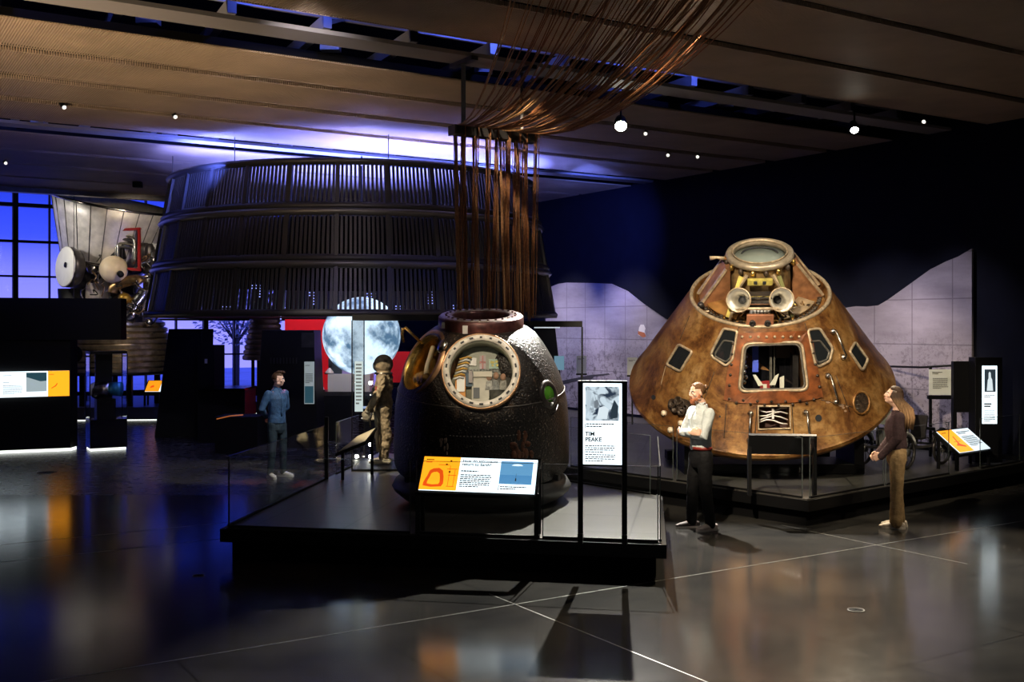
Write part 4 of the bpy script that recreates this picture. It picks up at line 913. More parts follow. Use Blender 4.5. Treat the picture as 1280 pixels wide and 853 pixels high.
# ------------------------------------------------------------ brown cone capsule
CMo = Vector((3.74,16.34,1.63)); cm_rot = (R(30),0,R(-12.5))
cm = thing('cone_capsule','scorched brown cone-shaped space capsule with dark windows, tilted forward','space capsule',CMo,cm_rot)
cmM = world_of(cm); cmI = cmM.inverted()
K = .649; r0c, z0c = 1.915, .12
def cr_(z): return r0c-K*(z-z0c)
DECK = 1.54; rd = cr_(DECK)
prof = [(0,-.62),(.5,-.58),(1.0,-.46),(1.5,-.25),(1.80,-.09),(1.92,-.02),(1.955,.04),(1.95,.09),(r0c,z0c),(cr_(.5),.5),(cr_(1.0),1.0),(rd,DECK),(rd-.03,DECK+.015),(rd-.06,DECK+.0),(rd-.09,DECK-.06),(0,DECK-.06)]
b = MB(); b.lathe(prof,128); cshell = part('shell', b, M['copper'], cm)
def hit(px, py):
    """where the sight line through a photo point meets the cone, in capsule space"""
    o = cmI @ Vector((0,0,CAMZ)); d = (cmI.to_3x3() @ Vector(((px-640)/F,1,(HZ-py)/F)))
    k = r0c+K*z0c
    a_ = d.x**2+d.y**2-(K*d.z)**2; q = o.z; b_ = 2*(o.x*d.x+o.y*d.y+K*(k-K*o.z)*d.z); c_ = o.x**2+o.y**2-(k-K*o.z)**2
    D = b_*b_-4*a_*c_
    if D < 0: D = 0
    t = (-b_-math.sqrt(D))/(2*a_); return o+d*t
def nrm(p):
    h = Vector((p.x,p.y,0)).normalized(); return (h+Vector((0,0,K))).normalized()
def cframe(px, py, off=0.0):
    p = hit(px,py); n = nrm(p); return axisM(p+n*off, n, (0,0,1))
def cpoly(pxs, n=6):
    """densified polygon on the cone"""
    out = []
    for i in range(len(pxs)):
        a_,c_ = pxs[i],pxs[(i+1)%len(pxs)]
        for k in range(n): out.append(hit(a_[0]+(c_[0]-a_[0])*k/n, a_[1]+(c_[1]-a_[1])*k/n))
    return out
def rounded(pxs, r, n=4):
    out = []; k = len(pxs)
    for i in range(k):
        p = Vector(pxs[i]).to_2d() if len(pxs[i])>2 else Vector((pxs[i][0],pxs[i][1])); a_ = Vector((pxs[i-1][0],pxs[i-1][1])); c_ = Vector((pxs[(i+1)%k][0],pxs[(i+1)%k][1]))
        p0 = p+(a_-p).normalized()*r; p1 = p+(c_-p).normalized()*r
        for j in range(n+1):
            t = j/n; out.append(tuple((1-t)**2*p0+2*t*(1-t)*p+t*t*p1))
    return out
def patch(name, pxs, m, off, th, parent=None):
    """slab with curved outline lying on the cone, outer face at off+th"""
    pts = cpoly(pxs); c = sum(pts,Vector((0,0,0)))/len(pts); b = MB(); k = len(pts)
    cz = hit(sum(p[0] for p in pxs)/len(pxs), sum(p[1] for p in pxs)/len(pxs))
    rings = []; vs = []
    for f_ in (1,.66,.33):
        for p in pts:
            q = cz+(p-cz)*f_; h = Vector((q.x,q.y,0)).normalized()*cr_(q.z); q = Vector((h.x,h.y,q.z)); vs.append(q+nrm(q)*(off+th))
    for p in pts: vs.append(p+nrm(p)*off)
    vs.append(cz+nrm(cz)*(off+th)); fs = []
    for i in range(k):
        j = (i+1)%k; fs += [(i,j,k+j,k+i),(k+i,k+j,2*k+j,2*k+i),(2*k+i,2*k+j,4*k),(3*k+i,3*k+j,j,i)]
    n0 = (vs[1]-vs[0]).cross(vs[4*k]-vs[0])
    if n0.dot(nrm(cz)) < 0: fs = [tuple(reversed(f)) for f in fs]
    b.add(vs,fs); return part(name,b,m,parent or cm)
def frame_ring(name, pxs, m, r, off=.01, parent=None, n=6):
    pts = [p+nrm(p)*off for p in cpoly(pxs,n)]; b = MB(); b.tube(pts,r,8,closed=True,ref=nrm(pts[0])); return part(name,b,m,parent or cm)
M['win_dark'] = mat('dark_window_pane', (.012,.014,.016), .06, spec=.6)
M['win_grey'] = mat('window_inner_frame', (.12,.11,.095), .4, .4, noise_s=20, noise_a=.3)
# hatch surround with rivets
hs = [(921,417),(1009,414),(1016,430),(1023,470),(1028,497),(1000,503),(965,505),(925,504),(905,500),(909,470),(915,440)]
patch('hatch_surround', hs, M['copper_red'], .0, .022)
hw = rounded([(930,430),(1001,428),(1009,488),(924,490)], 9)
# real opening behind the hatch window
cut = MB(); pts = cpoly(hw,1); c = sum(pts,Vector((0,0,0)))/len(pts); n0 = nrm(c); cut.sheet(pts,n0,-.55,.3)
lo = [(948,508),(987,508),(988,536),(948,537)]
cut2 = MB(); p2 = cpoly(lo,1); c2 = sum(p2,Vector((0,0,0)))/4; cut2.sheet(p2,nrm(c2),-.4,.3)
hsur = [o for o in children(cm) if o.name.startswith('hatch_surround')][0]
boolean_cut(cshell,[cut,cut2]); boolean_cut(hsur,[cut])
for p in cshell.data.polygons: p.use_smooth = True
cshell.modifiers.new('es','EDGE_SPLIT').split_angle = R(25)
iw = MB(); iw.sheet([c+(p-c)*1.02 for p in pts],n0,-.56,-.548); cabi = part('cabin_back', iw, M['black_gloss'], cm)
def inpt(fx, fy, d):   # fx,fy 0..1 inside window, d depth
    q = hit(928+fx*76, 430+ (1-fy)*60); return q-n0*d
wf = frame_ring('hatch_window_frame', hw, M['copper_pale'], .022, .028, None, 1)
frame_ring('window_seal', rounded([(932.5,432.5),(998.5,430.5),(1006,486),(927,487.5)],8), M['win_grey'], .014, .02, wf, 1)
for nm,x0,x1,y0,y1,d,m in (('blue_reflection',.22,.32,.42,.98,.42,mat('painted_blue_reflection',(.05,.10,.75),.4)),('bulkhead_strut',.50,.54,.1,.98,.36,M['win_grey']),('bulkhead_strut',.57,.59,.1,.98,.36,M['win_grey']),('brown_bag',.62,.85,.72,.98,.40,mat('brown_bag',(.09,.06,.035),.8)),('console_block',.88,.97,.1,.8,.3,M['dark_metal'])):  # the blue slab is a window reflection put in as colour
    bb = MB(); bb.sheet([inpt(x0,y0,d),inpt(x1,y0,d),inpt(x1,y1,d),inpt(x0,y1,d)],n0,0,.04); part(nm,bb,m,cabi)
for nm,poly_ in (('couch_strap',[(.20,.36),(.25,.36),(.38,.14),(.30,.12)]),('couch_strap',[(.58,.14),(.64,.38),(.58,.34),(.48,.14)]),('couch_pad',[(.38,.04),(.44,.04),(.44,.16),(.38,.16)]),('couch_pad',[(.66,.05),(.73,.05),(.73,.34),(.66,.30)]),('couch_pad',[(.32,.02),(.50,.02),(.48,.24),(.34,.22)])):
    bb = MB(); bb.sheet([inpt(x,y,.25 if nm!='couch_pad' else .28) for x,y in poly_],n0,0,.03); part(nm,bb,mat('couch_white',(.62,.60,.52),.7) if poly_[0][0]!=.32 else M['red'],cabi)
for k in range(6):
    bb = MB(); bb.ball(inpt(.05+.03*(k%2),.2+.11*k,.2),.035,12,8); part('knob',bb,M['steel'],cabi)
pane_ = MB(); pane_.sheet([p for p in pts],n0,.0,.004); part('window_pane',pane_,M['glass'],cm)
# rivets on the surround
for px,py in [(912+k*8.7,501-3.5*math.sin(PI*k/13)*-1+ (2 if k%2 else -2)) for k in range(13)]+[(917-k*1.2,430+k*13) for k in range(5)]+[(1013+k*2.6,428+k*14) for k in range(5)]+[(928+k*10,421.5) for k in range(8)]:
    f_ = cframe(px,py,.02); bb = MB(); bb.lathe([(0,0),(.022,0),(.018,.014),(0,.018)],12,f_); part('rivet',bb,M['copper_pale'] if py < 425 else M['copper_dark'],hsur)
# side windows
def window(px_out, shrink, mrim=None, inner=True):
    cx_ = sum(p[0] for p in px_out)/len(px_out); cy_ = sum(p[1] for p in px_out)/len(px_out)
    o = patch('side_window', [(cx_+(x-cx_)*shrink,cy_+(y-cy_)*shrink) for x,y in px_out], M['win_dark'], .0, .012)
    frame_ring('window_frame', rounded(px_out,3,3), mrim or M['copper_pale'], .020, .014, o, 1)
    if inner:
        s2 = .72; q = [(cx_+(x-cx_)*s2,cy_+4+(y-cy_)*s2*.8) for x,y in px_out]
        frame_ring('inner_frame', rounded(q,2,2), M['win_grey'], .014, .012, o, 1)
    return o
window([(905,411),(922,414),(916,450),(908,458),(890,446),(890,440)], .95)
window([(1009,413),(1024,411),(1040,436),(1036,452),(1022,459),(1018,455)], .95)
window([(849,431),(866,440),(851,465),(834,456)], .92, inner=False)
window([(1068,428),(1084,450),(1077,464),(1061,440)], .92, inner=False)
# lower opening with white cords
bb = MB(); bb.sheet([c2+(p-c2)*1.02 for p in p2],nrm(c2),-.40,-.39); lb_ = part('lower_bay', bb, mat('dark_red_bay',(.05,.02,.018),.6), cm)
frame_ring('bay_frame', lo, M['copper_pale'], .016, .008, lb_, 1)
for k in range(4):
    q = [hit(950+j*9,513+k*5+(3*math.sin(j*1.3+k)))-nrm(c2)*.10 for j in range(5)]; bb = MB(); bb.tube(q,.010,6); part('white_cord',bb,M['white'],lb_)
bb = MB(); bb.bar(hit(967,511)-nrm(c2)*.08,hit(967,524)-nrm(c2)*.08,.03); part('cord_clip',bb,M['white'],lb_)
# hatch panel below the window (seam outlines)
def seam(pxs, m=None, r=.006, closed=False):
    pts_ = []
    for i in range(len(pxs)-1):
        for k in range(6): pts_.append(hit(pxs[i][0]+(pxs[i+1][0]-pxs[i][0])*k/6,pxs[i][1]+(pxs[i+1][1]-pxs[i][1])*k/6))
    pts_.append(hit(*pxs[-1])); bb = MB(); bb.tube(pts_,r,6); return part('panel_seam',bb,m or M['copper_dark'],cm)
seam([(908,505),(905,548)]); seam([(1026,500),(1070,510),(1085,515)]); seam([(990,507),(992,545)]); seam([(946,507),(944,545)])
seam([(893,465),(880,500),(868,525)]); seam([(1045,470),(1062,515)]); seam([(862,395),(850,425)]); seam([(926,404),(917,425)]); seam([(1006,404),(1012,425)])
seam([(832,458),(826,482)],M['copper_pale']); 
# grab handles
def handle(a_,c_):
    p,q = hit(*a_),hit(*c_); bb = MB(); bb.tube([p,p+nrm(p)*.07,q+nrm(q)*.07,q],[.014,.016,.016,.014],8); o = part('grab_handle',bb,M['steel'],cm)
    for s in (p,q):
        e = MB(); e.lathe([(0,0),(.045,0),(.04,.03),(.02,.06),(0,.06)],14,axisM(s,nrm(s))); part('handle_foot',e,M['steel'],o)
handle((1040,415),(1053,447)); handle((1034,470),(1044,503)); handle((938.5,517),(937,551)); handle((1006.5,516),(1010,548))
# thruster ports, vents, plugs, hole
def disc(name, px, py, rx, ry, m, th=.02, parent=None):
    pts_ = [(px+rx*math.cos(2*PI*k/20),py+ry*math.sin(2*PI*k/20)) for k in range(20)]
    pp = [hit(*q) for q in pts_]; cc = hit(px,py); bb = MB(); k = 20
    vs = [p+nrm(p)*th for p in pp]+[p for p in pp]+[cc+nrm(cc)*th]; fs = []
    for i in range(k): j=(i+1)%k; fs += [(i,j,2*k),(k+i,k+j,j,i)]
    if (vs[1]-vs[0]).cross(vs[2*k]-vs[0]).dot(nrm(cc)) < 0: fs=[tuple(reversed(f)) for f in fs]
    bb.add(vs,fs); return part(name,bb,m,parent or cm)
o = disc('thruster_port', 850,508,15,10,M['copper_dark'],.012)
for dx,dy in ((-7,-3),(-3,3),(3,-2),(7,3),(0,-6),(4,6)):
    f_ = cframe(850+dx,508+dy,.01); bb = MB(); bb.lathe([(.02,.0),(.06,.0),(.07,.05),(.055,.05),(.03,.01)],16,f_,closed=True); part('nozzle',bb,M['copper_dark'],o)
o = disc('steam_vent', 1076,504,10,14,M['copper_dark'],.012); frame_ring('vent_frame',[(1076+10*math.cos(2*PI*k/16),504+14*math.sin(2*PI*k/16)) for k in range(16)],M['copper'],.018,.01,o,1)
for k in range(4): 
    bb = MB(); bb.tube([hit(1070,496+k*5)+Vector((0,0,0)),hit(1083,494+k*5)],.014,6); part('vent_louvre',bb,M['win_grey'],o)
for px,py in ((831,517),(852,529.5),(839,538)):
    f_ = cframe(px,py,.0); bb = MB(); bb.lathe([(0,0),(.045,0),(.04,.04),(.02,.055),(0,.06)],20,f_); part('white_plug',bb,mat('ivory_plug',(.72,.6,.45),.4),cm)
disc('round_port',1023,523,4,4.5,M['ink'],.006); disc('round_port',817,497,2.5,3,M['ink'],.006); disc('round_port',900,521,1.2,1.2,M['ink'],.006)
rr = random.Random(4)
for px,py in ((1055,510),(1058,514),(1050,507),(1036,503),(1060,508)): disc('bare_patch',px+rr.uniform(-2,2),py,rr.uniform(1.5,4),rr.uniform(1,2),mat('peeled_foil',(.62,.42,.28),.35,.6),.004)
# forward deck
bb = MB(); bb.torus((0,0,DECK+.005),rd-.02,.03,96,8); part('deck_rim', bb, M['copper_pale'], cm)
bb = MB(); bb.torus((0,0,DECK-.05),rd-.15,.02,96,6); part('deck_ring', bb, M['win_grey'], cm)
for k in range(72):
    a_ = 2*PI*k/72; p = Vector((math.cos(a_)*(rd-.16),math.sin(a_)*(rd-.16),DECK-.06)); bb = MB(); bb.box(p,(.025,.06,.06),a_+PI/2); part('deck_stud', bb, M['copper_dark'], cm)
bb = MB(); bb.lathe([(.44,DECK-.14),(.43,DECK+.35),(.40,DECK+.6),(.40,2.16),(.37,2.16),(.37,DECK-.1)],64,closed=True); part('docking_tunnel', bb, mat('tunnel_bronze',(.30,.20,.09),.4,.5,noise_s=9,noise_a=.5,bump=.3), cm)
bb = MB(); bb.lathe([(.36,2.13),(.44,2.12),(.470,2.14),(.475,2.17),(.465,2.20),(.44,2.215),(.40,2.215),(.37,2.19)],80,closed=True); tr2 = part('tunnel_ring', bb, mat('ring_bronze',(.36,.30,.22),.35,.5,noise_s=12,noise_a=.25), cm)
bb = MB(); bb.lathe([(.37,2.19),(.385,2.225),(.375,2.23),(.36,2.195)],64,closed=True); part('ring_lip', bb, M['copper_pale'], tr2)
bb = MB(); bb.lathe([(0,2.11),(.365,2.11),(.365,2.125),(0,2.14)],64); tc_ = part('tunnel_cover', bb, mat('pale_green_cover',(.20,.235,.21),.3), tr2)
bb = MB(); bb.tube([(.27*math.cos(a_),.27*math.sin(a_),2.145) for a_ in [R(20+k*10) for k in range(15)]],.012,6); part('cover_handle', bb, M['ink'], tr2)
# gussets: four sloping boxes from the deck to the tunnel ring
def radial(a_, r, z): return Vector((math.sin(a_)*r,-math.cos(a_)*r,z))     # angle 0 faces the viewer
for k,a_ in enumerate((R(-80),R(97),R(150),R(-150))):
    tn = Vector((math.cos(a_),math.sin(a_),0)); w = .16
    P_ = [radial(a_,.44,2.08),radial(a_,.50,2.08),radial(a_,rd-.14,DECK-.02),radial(a_,rd-.20,DECK-.10),radial(a_,.44,DECK-.10)]
    bb = MB(); bb.sheet([p-tn*w for p in P_],tn,0,2*w); part('gusset', bb, mat('gusset_brown',(.26,.12,.055),.45,.3,noise_s=8,noise_a=.4), cm)
    for s in (-1,1):
        q0 = radial(a_,.50,2.06)+tn*s*w; q1 = radial(a_,rd-.13,DECK)+tn*s*w; bb = MB(); bb.bar(q0,q1,.05,.035,up=radial(a_,1,0)); part('gusset_rail', bb, M['copper_pale'] if k else M['copper_pale'], cm)
for s,mx_ in ((-1,M['yellow']),(1,mat('olive_strap',(.16,.16,.05),.6))):
    bb = MB(); bb.bar(radial(R(s*30),.50,2.04),radial(R(s*33),rd-.2,DECK-.02),.055,.05); part('strut', bb, mx_, cm)
    bb = MB(); bb.bar(radial(R(s*22),.46,2.06),radial(R(s*31),.62,1.86),.04,.03); part('strut', bb, M['copper_pale'], cm)
for a0_,a1_,m_ in ((R(198),R(246),mat('orange_brown_plate',(.30,.15,.045),.45,.3,noise_s=5,noise_a=.5)),(R(294),R(342),mat('tan_plate',(.34,.25,.15),.5,.2,noise_s=6,noise_a=.35))):
    bb = MB(); bb.lathe([(.56,DECK-.03),(rd-.20,DECK-.03),(rd-.20,DECK+.0),(.56,DECK+.04)],24,None,True,True,a0_,a1_); part('deck_plate', bb, m_, cm)
# two pale cone cups
for s in (-1,1):
    o_ = radial(R(s*23),.62,DECK+.20); d_ = (radial(R(s*12),1,0)+Vector((0,0,.55))).normalized(); f_ = axisM(o_,d_)
    bb = MB(); bb.lathe([(.05,-.10),(.15,.20),(.165,.25),(.155,.255),(.04,-.06)],40,f_,closed=True); cup = part('mortar_cup', bb, mat('cup_steel',(.55,.53,.47),.35,.7,noise_s=8,noise_a=.25), cm)
    bb = MB(); bb.lathe([(0,-.06),(.06,-.06),(.055,-.02),(0,-.01)],20,f_); part('cup_core', bb, M['ink'], cup)
    bb = MB(); bb.torus(f_ @ Vector((0,0,.25)),.163,.012,40,6,f_.to_3x3()); part('cup_rim', bb, M['copper_pale'], cup)
# middle instrument block and front bracket
def dbox(name, a_, r, z, sx, sy, sz, m, tilt=0):
    bb = MB(); bb.box(radial(a_,r,z),(sx,sy,sz),M=Matrix.Rotation(a_,3,'Z') @ Matrix.Rotation(tilt,3,'X')); return bevel(part(name,bb,m,cm),.008)
dbox('equipment_block',0,.62,DECK+.18,.30,.22,.26,M['dark_metal'])
for k in range(6): 
    bb = MB(); bb.lathe([(0,0),(.018,0),(.018,.13),(0,.14)],10,Matrix.Translation(radial(0,.75,DECK+.02)+Vector((-.12+.048*k,0,0)))); part('pyro_tube', bb, M['white'], cm)
for k in range(2): dbox('equipment_bar',0,.74,DECK+.24+.09*k,.32,.05,.035,M['steel'])
dbox('gold_plate',0,.54,DECK+.47,.34,.06,.09,mat('gold_plate',(.50,.42,.10),.45,.3,noise_s=14,noise_a=.4))
for k in (-1,1): dbox('plate_hole',R(6*k),.575,DECK+.47,.05,.02,.05,M['ink'])
br_ = dbox('front_bracket',0,rd-.06,DECK+.07,.36,.05,.2,mat('bracket_red_brown',(.36,.15,.08),.4,.3,noise_s=9,noise_a=.3),R(-8))
for k in (-1,1):
    bb = MB(); bb.lathe([(0,-.01),(.04,-.01),(.045,.045),(.028,.05),(0,.02)],18,axisM(radial(0,rd-.045,DECK+.06)+Vector((k*.1,0,0)),(0,-1,0))); part('bracket_port', bb, M['dark_metal'], br_)
bb = MB(); q = [radial(R(-27),rd-.08,DECK-.02),radial(R(-25),rd-.1,DECK+.14),radial(R(-15),rd-.12,DECK+.22),radial(0,rd-.12,DECK+.23),radial(R(15),rd-.12,DECK+.22),radial(R(24),rd-.1,DECK+.12)]
bb.tube(q,.022,8); part('hand_rail', bb, M['copper_pale'], cm)
rr = random.Random(11)
for k in range(34):
    a_ = R(rr.uniform(-75,75)); r_ = rr.uniform(.5,rd-.16); p = radial(a_,r_,DECK-.1+rr.uniform(0,.1)); bb = MB(); q = [p]
    for j in range(3): q.append(q[-1]+Vector((rr.uniform(-.09,.09),rr.uniform(-.06,.06),rr.uniform(-.03,.07))))
    bb.tube(q,rr.uniform(.009,.02),6); part('harness', bb, (M['bronze'],M['copper_pale'],M['dark_metal'],M['gold'])[k%4], cm)
for k in range(26):
    a_ = R(rr.uniform(-80,80)); p = radial(a_,rr.uniform(.55,rd-.14),DECK-.06+rr.uniform(0,.06)); bb = MB(); s_ = rr.uniform(.025,.06)
    bb.box(p,(s_,s_*.8,s_),rr.uniform(0,3)); part('connector', bb, (M['win_grey'],M['copper_dark'],M['gold'],M['steel'])[k%4], cm)
for k in range(10):
    a_ = R(-100+k*22); bb = MB(); bb.ball(radial(a_,.47,DECK+.55),(.035,.035,.05),10,6); part('tunnel_fitting', bb, (M['gold'],M['copper_dark'])[k%2], cm)
bb = MB(); q = radial(R(-80),.50,2.15); bb.tube([q,q+Vector((-.10,0,.02)),q+Vector((-.2,-.02,.02))],[.03,.02,.035],8); part('ring_latch', bb, M['copper_pale'], cm)
bb = MB(); bb.ball(radial(R(-64),rd-.08,DECK+.03),.05,12,8); part('deck_latch', bb, M['dark_metal'], cm)
# cradle under the cone capsule
cs = thing('capsule_cradle','black support cradle with dark panels under the brown cone capsule','stand',(3.8,16.6,PZ))
def cs_box(c_, s_, m=None, nm='panel', rz=0): 
    bb = MB(); bb.box(c_,s_,rz); bevel(part(nm,bb,m or M['black'],cs,True))
for x in (2.55,5.0): cs_box((x,16.0,.72),(.14,.9,.74),nm='support_leg')
for x in (2.7,4.9): cs_box((x,17.4,1.2),(.16,.16,1.7),nm='support_leg')
cs_box((3.78,16.0,.43),(2.6,.9,.14),nm='base_beam'); cs_box((3.78,17.4,.42),(2.6,.3,.14),nm='base_beam')
# ------------------------------------------------------------ parachute lines, bar and hanger
bl_, br__ = A(567,163,13.3), Vector((0,0,0)); br__ = bl_+UX*1.20
rig = thing('spreader_bar','dark spreader bar on two ceiling poles over the black capsule','hanging bar',(bl_.x,bl_.y,bl_.z))
b = MB(); b.bar(bl_,br__,.16,.11); bevel(part('bar', b, M['dark_metal'], rig, True))
b = MB(); b.bar(bl_-UX*.03,bl_,.17,.12); part('end_cap', b, M['grey_metal'], rig, True)
for s,w in ((.14,.055),(1.0,.035)):
    q = bl_+UX*s; b = MB(); b.bar(q+Vector((0,0,.05)),Vector((q.x,q.y,CZ-.06)),w); part('pole', b, M['grey_metal'] if s<.5 else M['dark_metal'], rig, True)
    b = MB(); t_ = Vector((q.x,q.y,CZ-.04)); b.bar(t_-VX*.28-UX*0,t_+VX*.28,.09,.05); part('ceiling_foot', b, M['grey_metal'] if s<.5 else M['dark_metal'], rig, True)
M['cord'] = mat('rust_brown_cord', (.24,.095,.035), .65, noise_s=30, noise_a=.35)
M['cord2'] = mat('pale_brown_cord', (.42,.22,.10), .65, noise_s=30, noise_a=.3)
rr = random.Random(21); NC = 100; CL = [.07,.10,.19,.27,.35,.46,.53,.58,.70,.76,.80,.88,.96,1.02,1.09,1.15]
bundle = thing('parachute_cord_bundle','bundle of thin brown parachute cords fanning from the ceiling over the dark bar','cords',(bl_.x,bl_.y,2.6))
for k in range(NC):
    cl = CL[(k*7)%16]; s = cl+rr.gauss(0,.011); off = rr.uniform(-.05,.05); t0 = bl_+UX*s+VX*off
    zb = 2.60+rr.uniform(-.05,.08); q = t0+Vector((rr.uniform(-.012,.012),rr.uniform(-.03,.03),0)); q.z = zb
    f_ = s/1.2
    # ceiling end: the fan spreads to the right and towards the viewer
    e_ = Vector((.1+2.5*min(1,max(0,.75*f_+((k*7)%16*.37%1)*.30+rr.uniform(-.07,.07))), 10.0+((k*7)%16*.61%1-.5)*1.0+rr.uniform(-.3,.3), CZ-.02))
    m1 = t0+Vector((0,0,.075)); sag = t0.lerp(e_,.48)+Vector((0,0,-.30-.10*f_)); pts_ = []
    for j in range(9):
        t_ = j/8; pts_.append(m1*(1-t_)**2+(sag*2-(m1+e_)*.5)*2*t_*(1-t_)+e_*t_*t_)
    edge = t0+Vector((0,0,.0)); w1 = t0-VX*.0
    side = -1 if k%2 else 1
    path = [q, Vector((t0.x,t0.y,3.9))+VX*side*.05, t0+VX*side*.088+Vector((0,0,-.06)), t0+VX*side*.088+Vector((0,0,.055)), m1]+pts_[1:]
    b = MB(); b.tube(path, .0068, 5); part('cord', b, M['cord2'] if k%4==0 else M['cord'], bundle, True)

# ------------------------------------------------------------ information panels on the platforms
# main front lectern
ed = (FR-FL).normalized()
c_l = A(523,612,11.05); c_r = A(668,617.5,10.88)
t, bd = lectern('information_lectern','wide tilted orange and white panel in front of the black capsule',c_l,c_r,R(46),.42,PZ,M['scr_white2'])
bd.rect('orange_panel',0,0,.325,1,M['scr_orange2'])
cap_o = [(.03,.12),(.03,.22),(.055,.42),(.07,.58),(.10,.64),(.15,.66),(.185,.58),(.20,.40),(.205,.2),(.19,.11),(.10,.085)]
bd.poly('capsule_outline', cap_o, M['scr_red']); cx_ = .118; bd.poly('capsule_inside', [(cx_+(x-cx_)*.62,.34+(y-.36)*.66) for x,y in cap_o], M['scr_orange2'], .004)
bd.lines(.025,.14,.92,1,.06,M['ink'],name='heading'); bd.lines(.025,.12,.84,1,.05,M['scr_red'],seed=5,name='subheading')
for (x,y) in ((.245,.88),(.245,.55),(.21,.77)): bd.rect('diagram_mark',x-.008,y-.02,x+.008,y+.02,M['ink'],.004)
for (x0,y0,x1,y1) in ((.243,.12,.247,.74),(.29,.12,.294,.62),(.14,.75,.235,.765),(.22,.63,.31,.645),(.235,.44,.31,.455),(.235,.11,.30,.125)): bd.rect('diagram_line',x0,y0,x1,y1,M['scr_red'],.003)
bd.text('heading','How do astronauts\nreturn to Earth?',.345,.865,.047,M['ink'],.0008)
bd.lines(.345,.60,.61,1,.07,M['ink_grey'],seed=7,name='subheading'); bd.lines(.345,.62,.49,7,.057,M['ink_grey'],seed=6)
bd.rect('sea_picture',.685,.25,.965,.93,M['scr_sea']); bd.rect('sky_picture',.685,.52,.965,.93,M['scr_blue'],.003)
bd.poly('parachute_picture',[(.78,.80),(.80,.84),(.83,.85),(.86,.84),(.88,.80),(.83,.79)],M['scr_white'],.005)
bd.rect('capsule_picture',.822,.34,.832,.42,M['ink'],.005); bd.rect('line_picture',.826,.42,.828,.56,M['ink_grey'],.005)
bd.rect('caption_bar',.685,.06,.69,.20,M['ink'],.003); bd.lines(.70,.93,.18,2,.06,M['ink_grey'],seed=9)
# tall lit portrait panel
q0 = A(725.5,678,10.67); q1 = A(780.5,679,10.60); q0.z=q1.z=PZ; exd = (q1-q0); exd.z=0; W_ = exd.length; exd.normalize()
tp = thing('lit_portrait_panel','tall white lit panel between two black posts at the platform corner','information panel',(q0+q1)/2)
zt_ = 1.945; zb_ = 1.13
for s in (0,1):
    p = q0 if s==0 else q1; b = MB(); b.bar(p,(p.x,p.y,zt_+.01),.038,.05); part('post', b, M['black'], tp, True)
    b = MB(); b.box((p.x,p.y-.02,PZ+.05),(.05,.09,.1),math.atan2(exd.y,exd.x)); part('post_foot', b, M['black'], tp, True)
b = MB(); n_ = Vector((exd.y,-exd.x,0)); a_ = q0+exd*.02; c_ = q1-exd*.02
b.sheet([Vector((a_.x,a_.y,zb_-.02)),Vector((c_.x,c_.y,zb_-.02)),Vector((c_.x,c_.y,zt_)),Vector((a_.x,a_.y,zt_))],n_,-.05,-.005); part('light_box', b, M['black'], tp, True)
b = MB(); b.bar(q0+Vector((0,0,zt_-PZ)),q1+Vector((0,0,zt_-PZ)),.05,.02); part('top_rail', b, M['black'], tp, True)
b = MB(); b.bar(Vector((q0.x,q0.y,1.08)),Vector((q1.x,q1.y,1.08)),.03,.012); part('lower_rail', b, M['grey_metal'], tp, True)
bd = Board(tp, Vector((a_.x,a_.y,zb_))+n_*.008, exd, (0,0,1), (c_-a_).length, zt_-zb_-.015, M['scr_white2'],'screen',.01)
bd.rect('picture',.07,.54,.92,.96,M['photo_bw']); bd.lines(.10,.80,.505,2,.030,M['ink_grey'],seed=3); bd.rect('caption_bar',.07,.445,.085,.505,M['ink'],.003)
bd.text('heading','TIM\nPEAKE',.07,.352,.058,M['ink'],.0016)
bd.lines(.07,.84,.235,4,.025,M['ink_grey'],seed=12); bd.lines(.07,.84,.125,4,.025,M['ink_grey'],seed=13)
for nm,pts_,m_ in (('picture_shape',[(.10,.60),(.20,.70),(.24,.88),(.12,.93)],emit('print_light',(.55,.66,.74),.9)),('picture_figure',[(.36,.56),(.62,.56),(.66,.68),(.55,.72),(.42,.70)],emit('print_pale2',(.72,.82,.88),1.0)),('picture_face',[(.30,.70),(.38,.69),(.42,.75),(.38,.80),(.30,.78)],emit('print_mid',(.22,.26,.30),.8)),('picture_dark',[(.70,.56),(.88,.58),(.90,.72),(.80,.80),(.72,.68)],emit('print_dk',(.03,.05,.07),.8))): bd.poly(nm,pts_,m_,.004)
# side lectern facing left by the space suit
qs = [A(423,565,14.95),A(456,552,15.25),A(469,535.5,15.65),A(447,545.5,15.35)]
t = thing('information_lectern','narrow tilted metal-topped panel beside the space suit showcase','information panel',(qs[0].x+.15,qs[0].y+.2,PZ))
nq = (qs[1]-qs[0]).cross(qs[3]-qs[0]).normalized(); nq = nq if nq.z > 0 else -nq
cq = sum(qs,Vector((0,0,0)))/4
b = MB(); b.sheet([cq+(q-cq)*1.14 for q in qs],nq,-.05,-.004); part('tray',b,M['black'],t,True)
b = MB(); b.sheet(qs,nq,-.003,.003); part('metal_top',b,mat('brushed_top',(.55,.50,.36),.45,.2),t,True)
for q in (qs[0].lerp(cq,.2),qs[2].lerp(cq,.2)): b = MB(); b.bar((q.x,q.y,PZ),(q.x,q.y,q.z-.03),.04); part('leg',b,M['black'],t,True)
# black lectern seen from behind at the platform corner
e1 = (Cl-Cc).normalized(); q = A(1015,562,13.55); q2 = A(937,562,13.75)
t, bd = lectern('information_lectern','black panel back at the front corner of the brown capsule platform',A(1016,563,13.62),A(938,562,13.72),R(70),.20,PZ,M['black'],legs=True)
